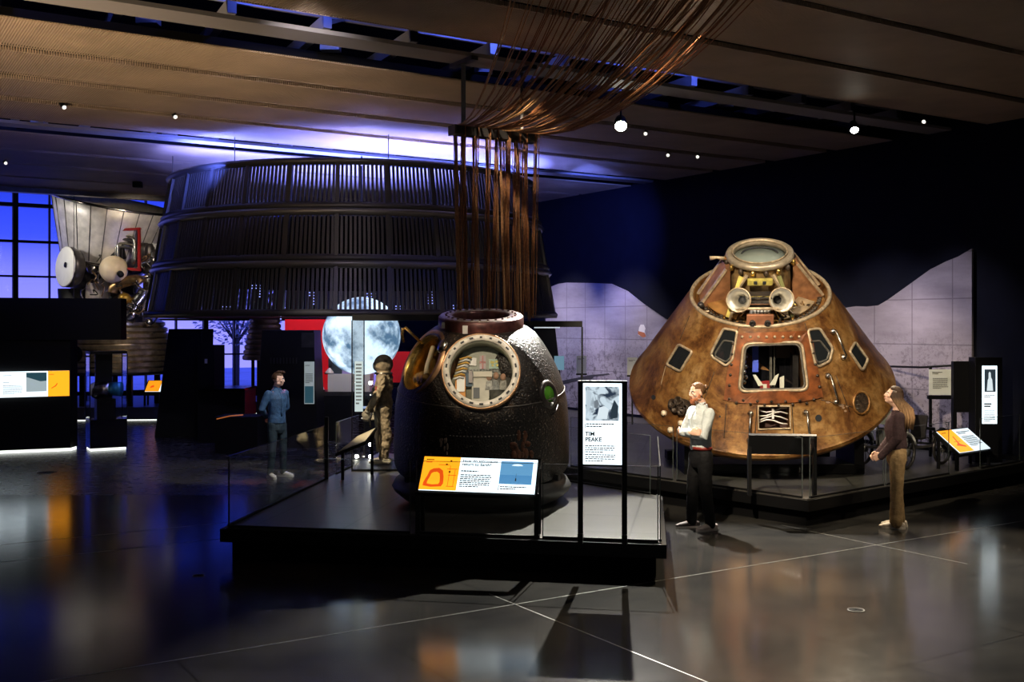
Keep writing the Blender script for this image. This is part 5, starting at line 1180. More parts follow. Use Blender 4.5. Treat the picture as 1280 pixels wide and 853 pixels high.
# right lectern
c_l = A(1200,566,15.95); c_r = A(1238,560.5,16.55)
t, bd = lectern('information_lectern','tilted orange and white panel to the right of the woman',c_l,c_r,R(38),.46,PZ,M['scr_white'])
bd.rect('orange_panel',0,0,.46,1,M['scr_orange2']); bd.lines(.52,.95,.88,2,.07,M['ink'],name='heading'); bd.lines(.52,.95,.66,8,.06,M['ink_grey'],seed=2); bd.lines(.06,.3,.9,1,.06,M['ink'],seed=4,name='subheading')
bd.poly('diagram',[(.12,.3),(.36,.2),(.38,.24),(.26,.36),(.30,.7),(.27,.7),(.22,.4)],M['scr_red']); bd.rect('diagram_line',.15,.45,.36,.47,M['scr_red'],.003)
# right tall lit panel on black pier
k = 16.9; x0,x1 = lx(1227.5,k),lx(1246,k)
pr = thing('lit_portrait_panel','narrow white lit panel on the black pier at the right edge','information panel',((x0+x1)/2,k,PZ))
b = MB(); b.prism([(lx(1219,k),k),(lx(1253,k),k),(lx(1253,k),k+.25),(lx(1219,k),k+.25)],PZ,CAMZ-(452-HZ)/F*k+.06); bevel(part('pier', b, M['black'], pr, True))
b = MB(); kk = 17.15; b.prism([(lx(1192,kk),kk),(lx(1218,kk),kk),(lx(1218,kk),kk+.1),(lx(1192,kk),kk+.1)],1.12,CAMZ-(452-HZ)/F*kk); part('side_board', b, M['black'], pr, True)
b = MB(); b.bar((lx(1194,kk),kk+.04,PZ),(lx(1194,kk),kk+.04,1.13),.06); part('board_leg', b, M['black'], pr, True)
zb_ = CAMZ-(530-HZ)/F*k; zt_ = CAMZ-(457.5-HZ)/F*k
bd = Board(pr,(x0,k-.012,zb_),(1,0,0),(0,0,1),x1-x0,zt_-zb_,M['scr_white2'],'screen',.01)
bd.rect('picture',.14,.55,.90,.94,emit('print_dark3',(.03,.045,.06),.8)); bd.poly('picture_figure',[(.30,.57),(.72,.57),(.66,.76),(.58,.80),(.56,.88),(.48,.90),(.42,.87),(.42,.79),(.36,.75)],emit('print_pale3',(.65,.75,.8),1.0),.004)
bd.lines(.12,.85,.50,2,.03,M['ink_grey'],seed=3); bd.rect('heading',.12,.33,.62,.355,M['ink'],.003); bd.rect('heading',.12,.29,.55,.315,M['ink'],.003); bd.lines(.12,.88,.24,8,.026,M['ink_grey'],seed=5)
# rail with caption in front of the mural on the right, and two small captions on the left
rl = thing('caption_rail','thin black rail with a pale caption board behind the woman','caption rail',(lx(1163,17.6),17.6,PZ)); k = 17.6
b = MB(); b.tube([A(1104,458,19.2),A(1150,459.5,18.0),A(1192,457,17.4)],.018,8); part('rail', b, M['black'], rl, True)
b = MB(); p = A(1163,459,17.72); b.bar((p.x,p.y,PZ),(p.x,p.y,p.z),.04); part('post', b, M['black'], rl, True)
p = A(1108,458,19.1); b = MB(); b.bar((p.x,p.y,PZ),(p.x,p.y,p.z),.04); part('post', b, M['black'], rl, True)
p = A(1191,457,17.42); b = MB(); b.bar((p.x,p.y,PZ),(p.x,p.y,p.z),.04); part('post', b, M['black'], rl, True)
zt_, zb_ = CAMZ-(462-HZ)/F*k, CAMZ-(494-HZ)/F*k
bd = Board(rl,(lx(1161.5,k),k-.0,zb_),(1,0,0),(0,0,1),lx(1189,k)-lx(1161.5,k),zt_-zb_,M['paper'],'caption_board',.02)
bd.lines(.14,.6,.90,2,.06,M['ink'],name='heading'); bd.lines(.16,.86,.66,8,.055,M['ink_grey'],seed=5)
b = MB(); b.box(((lx(1161,k)+lx(1190,k))/2,k+.02,zb_-.04),(.40,.06,.06)); part('caption_ledge', b, M['black'], rl, True)
for (xa_,ya_,xb_,yb_,lab,dd) in ((720.5,445,733,467,'small blank-looking caption board on the mural left of the brown capsule',24.2),(784,447,797,469,'small caption board on the mural close against the brown capsule',23.4)):
    t = thing('caption_stand', lab, 'caption', (lx((xa_+xb_)/2,dd),dd,PZ)); zt_, zb_ = CAMZ-(ya_-HZ)/F*dd, CAMZ-(yb_-HZ)/F*dd
    b = MB(); b.bar((lx((xa_+xb_)/2,dd),dd+.03,PZ),(lx((xa_+xb_)/2,dd),dd+.03,zb_),.03); part('post', b, M['black'], t, True)
    bd = Board(t,(lx(xa_,dd),dd,zb_),(1,0,0),(0,0,1),lx(xb_,dd)-lx(xa_,dd),zt_-zb_,M['paper'],'caption_board',.02); bd.lines(.15,.8,.86,2,.06,M['ink_grey'],seed=int(xa_))
    b = MB(); b.box((lx((xa_+xb_)/2,dd),dd,zb_-.02),(.24,.05,.035)); part('caption_ledge', b, M['black'], t, True)
# showcase behind the capsule on the right, with tapered info pylon
def frame_case(name, label, x0, x1, y0, y1, z0, z1, bar=.085):
    t = thing(name, label, 'showcase', ((x0+x1)/2,(y0+y1)/2,z0))
    b = MB(); b.prism([(x0,y0),(x1,y0),(x1,y1),(x0,y1)],z1-bar,z1); part('top_frame', b, M['black'], t, True)
    b = MB(); b.prism([(x0,y0),(x1,y0),(x1,y1),(x0,y1)],z0,z0+.03); part('base', b, M['black'], t, True)
    for a_,c_ in (((x0,y0),(x1,y0)),((x1,y0),(x1,y1)),((x0,y0),(x0,y1)),((x0,y1),(x1,y1))):
        b = MB(); b.add([(a_[0],a_[1],z0+.03),(c_[0],c_[1],z0+.03),(c_[0],c_[1],z1-bar),(a_[0],a_[1],z1-bar)],[(0,1,2,3)]); part('pane', b, M['glass'], t, True)
    for q in ((x0,y0),(x1,y0),(x0,y1),(x1,y1)):
        b = MB(); b.box((q[0],q[1],(z0+z1-bar)/2),(.016,.016,z1-bar-z0)); part('corner_edge', b, M['black'], t, True)
    return t
k = 15.3; frame_case('glass_showcase','tall glass showcase with a black top bar behind the right of the black capsule',lx(640,k),lx(728,k),k,k+.12,PZ,CAMZ+(HZ-401.5)/F*k)
d3 = 21.0
p3 = pylon('exhibit_pylon','dark tapered pylon with a small pale blue label right behind the black capsule',d3,640,712,668,694,CAMZ+(HZ-408)/F*d3,.5)
for ch in children(p3):
    if ch.name.startswith('body'): pass
b = MB(); b.box((lx(684,d3),d3+.09,CAMZ-(409.5-HZ)/F*d3),(.5,.02,.03)); part('header_line', b, emit('header_light',(.8,.85,.9),.8), p3, True)
b = MB(); b.box((lx(699,d3),d3-.0,CAMZ-(454-HZ)/F*d3),(.19,.03,.27)); part('blue_label', b, emit('label_blue',(.22,.42,.55),.6), p3, True)
# ------------------------------------------------------------ showcase with space suit
k = 15.9; ca = frame_case('glass_showcase','tall glass showcase with the tan space suit left of the black capsule',lx(440,k),lx(556,k),k,k+1.3,PZ,CAMZ+(HZ-393.5)/F*k)
b = MB(); b.prism([(lx(443,16.5),k+.85),(lx(470,16.5),k+.85),(lx(470,16.5),k+.88),(lx(443,16.5),k+.88)],1.3,1.36)
bd = Board(ca,(lx(440.5,k)+.03,k+.03,CAMZ-(515-HZ)/F*k),(1,0,0),(0,0,1),.12,(515-452)/F*k,emit('caption_pale',(.62,.75,.78),.7),'caption_strip',.01); bd.lines(.15,.85,.95,12,.07,M['ink_grey'],seed=6)
b = MB(); b.box((lx(454,k+1.2),k+1.2,1.2),(.14,.02,.035)); part('name_label', b, emit('label_lilac',(.4,.55,.9),.6), ca, True)
for px_,py_ in ((463,479),(463,556),(463,571),(463,494),(464,512),(455,571),(456,523)):
    p = A(px_,py_,k+1.22); big = py_ in (479,556,571) and px_==463; b = MB(); b.ball((p.x,p.y,p.z),.028 if big else .012,12,8); part('spot_lamp', b, M['lens'] if big else M['lens_dim'], ca, True)
# lunar rover behind the woman
RV = Vector((6.12,16.75,PZ)); rv = thing('lunar_rover','dark open-frame rover with wire wheels parked behind the woman','rover',RV,(0,0,R(38))); rv.scale = (.72,.72,.72)
M['wire'] = mat('wire_mesh',(.22,.21,.20),.4,.7)
for x in (-.85,.55):
    for y in (-.5,.5):
        b = MB(); m4 = axisM((x,y,.36),(0,1,0)); b.torus((x,y,.36),.33,.035,32,8,m4.to_3x3()); w_ = part('wheel', b, M['dark_metal'], rv)
        b = MB()
        for q in range(10):
            a_ = 2*PI*q/10; b.tube([(x,y-.05,.36),(x+.32*math.cos(a_),y,.36+.32*math.sin(a_))],.008,5)
        b.lathe([(0,-.08),(.08,-.08),(.08,.08),(0,.08)],16,m4); part('spokes', b, M['wire'], w_)
        b = MB(); b.tube([(x+.40*math.cos(R(20+q*14)),y,.36+.40*math.sin(R(20+q*14))) for q in range(11)],.03,6); part('fender', b, M['white'] if x<0 else M['dark_metal'], rv)
b = MB()
for p,q in (((-.9,-.35,.4),(.7,-.35,.4)),((-.9,.35,.4),(.7,.35,.4)),((-.9,-.35,.4),(-.9,.35,.4)),((.7,-.35,.4),(.7,.35,.4)),((0,-.35,.4),(0,.35,.4))): b.bar(p,q,.05)
part('chassis', b, M['wire'], rv)
for y in (-.2,.2):
    b = MB(); b.box((-.05,y,.58),(.38,.34,.04)); b.box((.16,y,.82),(.04,.34,.48),M=Matrix.Rotation(.25,3,'Y')); part('seat', b, M['dark_metal'], rv)
b = MB(); b.box((-.55,0,.62),(.3,.6,.36)); bevel(part('equipment_box', b, mat('pale_pack',(.5,.5,.48),.6), rv),.02)
b = MB(); b.tube([(-.9,.1,.4),(-.92,.1,1.05)],.02,8); part('mast', b, M['steel'], rv)
b = MB(); b.lathe([(0,0),(.12,.02),(.26,.12),(.25,.13),(.1,.04),(0,.02)],32,axisM((-.92,.08,1.05),(-.3,-.6,.5))); part('dish_antenna', b, mat('dish_grey_green',(.42,.48,.42),.5), rv)
b = MB(); b.tube([(.2,0,.42),(.55,-.1,.75),(.75,-.2,.72)],.04,8); part('boom', b, M['dark_metal'], rv)
rr = random.Random(6)
for q in range(9):
    b = MB(); p = Vector((rr.uniform(-.8,.6),rr.uniform(-.4,.4),.45)); b.tube([p,p+Vector((rr.uniform(-.2,.2),0,.2)),p+Vector((rr.uniform(-.3,.3),rr.uniform(-.2,.2),.1))],.015,6); part('cable', b, M['wire'] if q%2 else M['black'], rv)
tbx = thing('display_table','white framed small table left of the rover','table',(lx(1103,18.4),18.4,PZ))
b = MB(); b.box((lx(1104,18.4),18.4,1.0),(.32,.3,.03)); part('tabletop', b, M['white'], tbx, True)
b = MB(); b.box((lx(1104,18.4),18.4,.72),(.32,.3,.03)); part('shelf', b, M['white'], tbx, True)
for dx in (-.14,.14):
    for dy in (-.12,.12): b = MB(); b.bar((lx(1104,18.4)+dx,18.4+dy,PZ),(lx(1104,18.4)+dx,18.4+dy,1.0),.025); part('leg', b, M['white'], tbx, True)
# ------------------------------------------------------------ ceiling spots
def spot_fixture(px, py, z, label, big, aim, group=None):
    d = (z-CAMZ)*F/(HZ-py); p = Vector(((px-640)/F*d,d,z)); t = thing('track_spotlight', label, 'spotlight', (p.x,p.y,CZ+.0), 0, group)
    b = MB(); b.tube([(p.x,p.y,CZ),(p.x,p.y,z+.05)],.015,8); part('stem', b, M['black'], t, True)
    av = (Vector(aim)-p).normalized(); f_ = axisM(p,av); r_ = (.095 if px < 1000 else .065) if big else .035
    b = MB(); b.lathe([(0,-.2),(r_*.8,-.2),(r_,-.1),(r_,.03),(r_*.92,.03),(r_*.92,-.005),(0,-.005)],24,f_); part('lamp_body', b, M['black'], t, True)
    b = MB(); b.lathe([(0,0),(r_*.9,0),(r_*.9,.012),(0,.02)],24,f_); part('lens', b, M['lens'] if big else M['lens_dim'], t, True)
    return p, av
SPA, avA = spot_fixture(776,157,5.45,'brightly glaring ceiling spotlight right of the parachute cords',True,(1.2,8.5,0))
SPB, avB = spot_fixture(1068,162,5.45,'bright ceiling spotlight high above the brown capsule',True,(4.0,9.5,0))
for px,py,lab in ((1155,152,'small pale ceiling spotlight in the dark slot at the far right'),(807,167,'small ceiling spotlight just right of the glaring one'),(835,194,'small ceiling spotlight in the seam above the mural'),(872,196,'second small ceiling spotlight in the seam above the mural'),(80,134,'small ceiling spotlight at the left in a slatted seam'),(219,146,'small ceiling spotlight right of the left one in the slatted seam'),(7,204,'small ceiling spotlight low at the left edge')):
    spot_fixture(px,py,5.74,lab,False,(P(px,700)[0]*.2,8,1.5))
fx = thing('hanging_fixture','small dark box hanging from the slatted ceiling above the silver nozzle','fixture',A(172,226,24.8)); p = A(172,231,24.8); b = MB(); b.box(p,(.2,.16,.14)); bevel(part('housing', b, M['black'], fx, True),.02); b = MB(); b.tube([p,(p.x,p.y,CZ)],.015,6); part('stem', b, M['black'], fx, True)
# floor covers
for px,py,rx,m_,lab in ((58,591,.16,M['ink'],'small dark oval cover set in the floor at the left'),(248,720,.06,M['grey_metal'],'small shiny round cover set in the floor left of the platform'),(1070,763,.075,M['grey_metal'],'small round ring cover set in the floor at the lower right')):
    p = P(px,py); t = thing('floor_cover', lab, 'floor cover', (p.x,p.y,0)); b = MB(); b.lathe([(rx*.86,0),(rx,0),(rx,.004),(rx*.86,.004)],32,closed=True); part('ring', b, m_, t)
    b = MB(); b.lathe([(rx*.1,0),(rx*.78,0),(rx*.78,.002),(rx*.1,.002)],32,closed=True); part('plate', b, M['black_matt'], t)
# ------------------------------------------------------------ people
def remesh(o, vox, sm=3, disp=0.0, dscale=.12):
    m = o.modifiers.new('remesh','REMESH'); m.mode = 'VOXEL'; m.voxel_size = vox; m.use_smooth_shade = True
    s = o.modifiers.new('smooth','SMOOTH'); s.factor = .5; s.iterations = sm
    if disp:
        tx = bpy.data.textures.new('folds','CLOUDS'); tx.noise_scale = dscale; tx.noise_depth = 2
        d = o.modifiers.new('folds','DISPLACE'); d.texture = tx; d.strength = disp; d.mid_level = .5; d.texture_coords = 'LOCAL'
    return o
def V(*a): return Vector(a)
def limb(mb, pts, rs, seg=14, ref=None): mb.tube(pts, rs, seg, ref=ref); mb.ball(pts[0], max(rs[0]) if isinstance(rs[0],tuple) else rs[0], 12, 8); mb.ball(pts[-1], max(rs[-1]) if isinstance(rs[-1],tuple) else rs[-1], 12, 8)
def hand(mb, wrist, d, nrm_, side, curl=.5, s=1.0):
    """palm + four fingers + thumb; d = direction of the hand, nrm_ = palm normal (fingers curl towards it)"""
    d = d.normalized(); n = (nrm_-d*nrm_.dot(d)).normalized(); w = d.cross(n)*side
    pc = wrist+d*.045*s; m3 = Matrix((w,d,n)).transposed(); mb.ball(pc,(.040*s,.050*s,.017*s),14,10,m3)
    mb.tube([wrist-d*.03,wrist+d*.02],[(.026*s,.020*s),(.030*s,.018*s)],12,ref=w)
    for k,(off,ln) in enumerate(((-.030,.062),(-.010,.076),(.010,.080),(.030,.070))):
        p = pc+w*off*s+d*.040*s; L0 = ln*s; a = curl; pts = [p-d*.02*s,p]; dd = d
        for j,fr in enumerate((.45,.32,.23)):
            dd = (d*math.cos(a*(j+.6))+n*math.sin(a*(j+.6))); pts.append(pts[-1]+dd*L0*fr)
        mb.tube(pts,[.0095*s,.0095*s,.009*s,.0082*s,.0065*s],8); mb.ball(pts[-1],.0065*s,8,6)
    p = wrist+d*.025*s+w*.030*s; pts = [p-w*.012*s,p+w*.012*s+d*.02*s,p+w*.022*s+d*.045*s+n*.012*s,p+w*.018*s+d*.068*s+n*.022*s]
    mb.tube(pts,[.011*s,.012*s,.0105*s,.008*s],8); mb.ball(pts[-1],.008*s,8,6)
def face_frame(pos, yaw, pitch): return Matrix.Translation(pos) @ Matrix.Rotation(yaw,4,'Z') @ Matrix.Rotation(pitch,4,'X')
def head(mb, H, s=1.0):
    """head in frame H (facing +Y), centre of skull at origin"""
    def b(c, r): mb.ball(H @ (Vector(c)*s), tuple(x*s for x in r), 18, 12, H.to_3x3())
    b((0,-.012,.030),(.074,.092,.088)); b((0,.022,-.030),(.060,.066,.075)); b((0,.045,-.078),(.034,.034,.026)); b((0,.058,.020),(.052,.030,.030))
    mb.tube([H @ (Vector(q)*s) for q in ((0,.084,.018),(0,.094,-.008),(0,.101,-.022),(0,.088,-.032))],[.008*s,.010*s,.0125*s,.008*s],8)
    b((.017,.090,-.026),(.010,.010,.008)); b((-.017,.090,-.026),(.010,.010,.008)); b((0,.082,-.058),(.022,.010,.009))
    for sd in (-1,1): b((sd*.076,-.008,-.006),(.008,.019,.031)); b((sd*.048,.060,-.018),(.020,.022,.020))
    for sd in (-1,1): b((sd*.056,.005,-.062),(.014,.030,.024))
def face_parts(root, H, s, lip, iris):
    for sd in (-1,1):
        e = MB(); e.ball(H @ (Vector((sd*.030,.080,.006))*s),.0125*s,12,8); o = part('eye',e,mat('eye_white',(.72,.70,.68),.2),root)
        e = MB(); e.ball(H @ (Vector((sd*.030,.089,.006))*s),.0062*s,10,6); part('iris',e,iris,o)
        e = MB(); e.tube([H @ (Vector(q)*s) for q in ((sd*.014,.090,.024),(sd*.032,.088,.031),(sd*.050,.074,.025))],.005*s,6); part('eyebrow',e,iris,root)
    e = MB(); e.tube([H @ (Vector(q)*s) for q in ((-.022,.080,-.056),(-.008,.092,-.054),(.008,.092,-.054),(.022,.080,-.056))],.0045*s,6); part('lips',e,lip,root)
def shoe(mb, ankle, d, s=1.0):
    a = V(ankle.x,ankle.y,0); d = V(d.x,d.y,0).normalized()
    mb.tube([a-d*.085*s+V(0,0,.045),a-d*.02+V(0,0,.05*s),a+d*.07*s+V(0,0,.045),a+d*.15*s+V(0,0,.036),a+d*.185*s+V(0,0,.030)],[(.030,.036),(.040,.046),(.045,.040),(.044,.032),(.026,.022)],16,ref=d.cross(V(0,0,1)))
    mb.ball(a-d*.075*s+V(0,0,.044),(.034,.036,.040),14,10); mb.ball(a+d*.178*s+V(0,0,.032),(.034,.034,.024),14,10)
    mb.tube([a+V(0,0,.05),a-d*.01+V(0,0,.105)],[.046,.042],14)
def sole(mb, ankle, d, s=1.0):
    a = V(ankle.x,ankle.y,0); d = V(d.x,d.y,0).normalized(); w = V(-d.y,d.x,0)
    out = []
    for t,hw in ((-.115,.012),(-.105,.03),(-.06,.040),(.0,.040),(.07,.048),(.14,.046),(.185,.034),(.21,.012)): out.append((t,hw))
    pts = [a+d*t*s+w*h for t,h in out]+[a+d*t*s-w*h for t,h in reversed(out)]
    mb.prism([(p.x,p.y) for p in pts],.001,.026)
SK = lambda n,c: mat(n,c,.5,noise_s=30,noise_a=.06)
def person(label, loc, rotz, sc, J, torso, shirt_tor, skin, cloth, trous, shoem, solem, hairf, head_yaw, head_pitch, leg_r, arm_r, belt=None, collar=True, hand_cfg=None, beard=None, neck_lean=(0,.02)):
    t = thing('person', label, 'person', loc, (0,0,rotz)); t.scale = (1,1,1)
    def v(q): return Vector(q)*sc
    Jv = {k: v(q) for k,q in J.items()}
    # continuous body
    b = MB()
    b.tube([v(p) for p,_ in torso],[(r[0]*sc,r[1]*sc) for _,r in torso],24,ref=(1,0,0))
    nb = v(torso[-1][0]); H = face_frame(Jv['head'],head_yaw,head_pitch)
    b.tube([nb-V(0,0,.05),nb+V(0,0,.02),H @ (V(0,-.015,-.07)*sc),H @ (V(0,-.01,-.02)*sc)],[.066*sc,.056*sc,.054*sc,.056*sc],16)
    head(b,H,sc)
    for s in ('l','r'):
        sh,el,wr = Jv['sh'+s],Jv['el'+s],Jv['wr'+s]
        limb(b,[sh,sh.lerp(el,.5),el,el.lerp(wr,.35),wr],[.052*sc,.045*sc,.038*sc,.037*sc,.026*sc])
        hd, hn, cu = hand_cfg[s]; hand(b,wr,v(hd),v(hn),1 if s=='r' else -1,cu,sc*1.05)
        hp,kn,an = Jv['hp'+s],Jv['kn'+s],Jv['an'+s]
        limb(b,[hp,hp.lerp(kn,.5),kn,kn.lerp(an,.3),an],[.085*sc,.07*sc,.052*sc,.052*sc,.036*sc])
        fd = Jv['ft'+s]-an; b.tube([an,V(an.x,an.y,.06*sc)+fd*.3,V(an.x,an.y,.05*sc)+fd*.8],[.036*sc,.036*sc,.026*sc],12)
    remesh(part('body',b,skin,t),.0062,2)
    face_parts(t,H,sc,mat('lips',(.42,.18,.15),.5),mat('brow',(.06,.04,.03),.6))
    # top garment
    g = MB(); g.tube([v(p) for p,_ in shirt_tor],[(r[0]*sc,r[1]*sc) for _,r in shirt_tor],28,ref=(1,0,0))
    for s in ('l','r'):
        sh,el,wr = Jv['sh'+s],Jv['el'+s],Jv['wr'+s]
        e2 = el.lerp(wr,.93 if collar else 1.12)
        limb(g,[sh,sh.lerp(el,.5),el,el.lerp(wr,.5),e2],[arm_r[0]*sc,arm_r[1]*sc,arm_r[2]*sc,arm_r[3]*sc,arm_r[4]*sc],16)
    top = remesh(part('shirt' if collar else 'jumper',g,cloth,t),.008,4,.016,.09)
    if collar:
        for s in (-1,1):
            q = nb; c = MB(); c.sheet([q+V(s*.005,.075,-.035)*sc,q+V(s*.065,.03,-.01)*sc,q+V(s*.07,-.02,.03)*sc,q+V(s*.05,.045,.025)*sc,q+V(s*.012,.07,.0)*sc],(s*.3,1,.3),-.004,.006); part('collar',c,cloth,top)
        c = MB(); pf = [v((p[0][0],p[0][1]+p[1][1]+.008,p[0][2])) for p in shirt_tor[1:-1]]; c.tube(pf,[(.016*sc,.005*sc)]*len(pf),8,ref=(1,0,0)); part('placket',c,cloth,top)
    # trousers
    g = MB(); w0 = Jv['waist']; g.tube([w0+V(0,0,.03),w0-V(0,0,.07)*sc,w0-V(0,0,.17)*sc,w0-V(0,0,.23)*sc],[(.150*sc,.108*sc),(.168*sc,.118*sc),(.172*sc,.122*sc),(.12*sc,.10*sc)],26,ref=(1,0,0))
    for s in ('l','r'):
        hp,kn,an = Jv['hp'+s],Jv['kn'+s],Jv['an'+s]; lr = leg_r; hem = an.lerp(kn,-.02)
        limb(g,[hp,hp.lerp(kn,.5),kn,kn.lerp(an,.5),hem],[lr[0]*sc,lr[1]*sc,lr[2]*sc,lr[3]*sc,lr[4]*sc],18)
    remesh(part('trousers',g,trous,t),.008,4,.018,.10)
    if belt:
        c = MB(); c.lathe([(1.0,-.018*sc),(1.06,-.018*sc),(1.06,.018*sc),(1.0,.018*sc)],40,Matrix.Translation(w0+V(0,0,.012))@Matrix.Diagonal((.160*sc,.118*sc,1,1)),closed=True); bl = part('belt',c,belt,t)
        c = MB(); c.box(w0+V(0,.126*sc,.012),(.05,.012,.04)); part('buckle',c,M['steel'],bl)
    for i,s in enumerate(('l','r')):
        an = Jv['an'+s]; fd = Jv['ft'+s]-an; c = MB(); shoe(c,an,fd,sc); sm_ = shoem[i] if isinstance(shoem,(list,tuple)) else shoem
        so = remesh(part('shoe',c,sm_,t),.006,2); c = MB(); sole(c,an,fd,sc); part('sole',c,solem,so)
        c = MB(); d = fd.normalized(); w = V(-d.y,d.x,0)
        for k in range(3): p = V(an.x,an.y,0)+d*(.055+.025*k)+V(0,0,.086-.010*k); c.tube([p-w*.022,p+V(0,0,.006),p+w*.022],.004,6)
        part('laces',c,solem,so)
    hairf(t,H,sc)
    if beard: beard(t,H,sc)
    return t
def hair_shell(name, t, H, sc, m, test, r=(.084,.104,.100), c=(0,-.014,.030), bumps=.006, seed=1, parent=None, n=(44,30)):
    """skull cap of hair: full ellipsoid where test(direction) says hair, tucked inside the skull elsewhere"""
    b = MB(); rr = random.Random(seed); vs=[]; fs=[]
    seg,rings = n
    for i in range(rings+1):
        th = PI*i/rings
        for k in range(seg):
            an = 2*PI*k/seg; d = V(math.sin(th)*math.cos(an),math.sin(th)*math.sin(an),-math.cos(th)); h = test(d)
            f = (1.0 if h else .80)*(1+ (bumps/.09)*(noise.noise(d*7+V(seed,0,0)) if h else 0)); vs.append(H @ (V(c[0]+d.x*r[0]*f,c[1]+d.y*r[1]*f,c[2]+d.z*r[2]*f)*sc))
    for i in range(rings):
        for k in range(seg): fs.append((i*seg+k,i*seg+(k+1)%seg,(i+1)*seg+(k+1)%seg,(i+1)*seg+k))
    b.add(vs,fs,True); return part(name,b,m,parent or t)
def hair_mat(name, c0, c1, zlo=None, zhi=None):
    m, nt, b = new_mat(name); tc = N(nt,'ShaderNodeTexCoord'); mp = N(nt,'ShaderNodeMapping'); mp.inputs['Scale'].default_value=(90,90,6); L(nt,tc.outputs['Object'],mp.inputs['Vector'])
    nz = N(nt,'ShaderNodeTexNoise'); nz.inputs['Scale'].default_value=1; nz.inputs['Detail'].default_value=4; L(nt,mp.outputs[0],nz.inputs['Vector'])
    r = N(nt,'ShaderNodeValToRGB'); r.color_ramp.elements[0].position=.35; r.color_ramp.elements[0].color=col4([x*.6 for x in c0]); r.color_ramp.elements[1].position=.7; r.color_ramp.elements[1].color=col4([x*1.3 for x in c0]); L(nt,nz.outputs['Fac'],r.inputs['Fac'])
    out = r.outputs['Color']
    if zlo is not None:      # dyed lengths: the colour of the hair itself turns fair towards the tips
        r2 = N(nt,'ShaderNodeValToRGB'); r2.color_ramp.elements[0].position=.35; r2.color_ramp.elements[0].color=col4([x*.55 for x in c1]); r2.color_ramp.elements[1].position=.7; r2.color_ramp.elements[1].color=col4([min(1,x*1.25) for x in c1]); L(nt,nz.outputs['Fac'],r2.inputs['Fac'])
        sp = N(nt,'ShaderNodeSeparateXYZ'); L(nt,tc.outputs['Object'],sp.inputs[0]); mr = N(nt,'ShaderNodeMapRange'); mr.inputs['From Min'].default_value=zhi; mr.inputs['From Max'].default_value=zlo; L(nt,sp.outputs['Z'],mr.inputs['Value'])
        mx = N(nt,'ShaderNodeMixRGB'); L(nt,mr.outputs[0],mx.inputs['Fac']); L(nt,out,mx.inputs['Color1']); L(nt,r2.outputs['Color'],mx.inputs['Color2']); out = mx.outputs[0]
    L(nt,out,b.inputs['Base Color']); b.inputs['Roughness'].default_value=.6; b.inputs['Specular IOR Level'].default_value=.2
    bp = N(nt,'ShaderNodeBump'); bp.inputs['Strength'].default_value=.5; bp.inputs['Distance'].default_value=.004; L(nt,nz.outputs['Fac'],bp.inputs['Height']); L(nt,bp.outputs[0],b.inputs['Normal'])
    return m
TOR = [((0,0,.90),(.135,.095)),((0,0,1.0),(.140,.098)),((0,.005,1.10),(.130,.092)),((0,.008,1.22),(.148,.105)),((0,.005,1.34),(.168,.112)),((0,-.005,1.43),(.160,.090)),((0,-.01,1.49),(.085,.065)),((0,-.008,1.525),(.058,.056))]
SHIRT = [((0,0,.99),(.158,.122)),((0,.002,1.05),(.158,.120)),((0,.006,1.12),(.160,.118)),((0,.010,1.22),(.172,.128)),((0,.006,1.34),(.188,.132)),((0,-.004,1.425),(.178,.108)),((0,-.008,1.475),(.110,.080)),((0,-.006,1.525),(.070,.068))]
skin_a = SK('skin_fair',(.62,.38,.28)); skin_b = SK('skin_light',(.58,.37,.28))
# --- man with folded arms
hA = hair_mat('hair_brown',(.13,.065,.03),(.13,.065,.03)); hB = mat('beard_auburn',(.30,.095,.035),.6,noise_s=60,noise_a=.4,bump=.5)
def hair_man(t,H,sc):
    h = hair_shell('hair',t,H,sc,hA,lambda d: d.z>.30 and d.y<.72 or (d.y<.05 and d.z>-.45) )
    b = MB(); b.ball(H @ (V(0,-.125,.055)*sc),(.036*sc,.034*sc,.034*sc),16,12); b.torus(H @ (V(0,-.100,.05)*sc),.024*sc,.008*sc,20,6,(H@Matrix.Rotation(R(90),4,'X')).to_3x3()); part('hair_bun',b,hA,h)
def beard_man(t,H,sc):
    b = MB()
    for q,r in (((0,.062,-.085),(.040,.036,.034)),((.040,.035,-.070),(.022,.040,.030)),((-.040,.035,-.070),(.022,.040,.030)),((0,.075,-.107),(.028,.028,.028)),((0,.086,-.046),(.026,.010,.008)),((.060,.008,-.045),(.012,.022,.035)),((-.060,.008,-.045),(.012,.022,.035))): b.ball(H @ (V(*q)*sc),tuple(x*sc for x in r),14,10,H.to_3x3())
    remesh(part('beard',b,hB,t),.006,2)
J1 = dict(head=(0,.055,1.665),shl=(-.182,-.005,1.425),shr=(.182,-.005,1.425),ell=(-.235,.095,1.165),elr=(.235,.095,1.165),wrl=(.115,.205,1.175),wrr=(-.125,.225,1.20),
  hpl=(-.088,0,.905),hpr=(.088,0,.905),knl=(-.11,.0,.49),knr=(.11,.05,.49),anl=(-.12,-.06,.09),anr=(.13,.05,.09),ftl=(-.15,.18,.02),ftr=(.18,.29,.02),waist=(0,0,.985))
black_tr = mat('black_trousers',(.004,.004,.005),.8,bump=.2,noise_s=None,bs=40,spec=.2); belt_m = mat('red_brown_belt',(.16,.016,.012),.4)
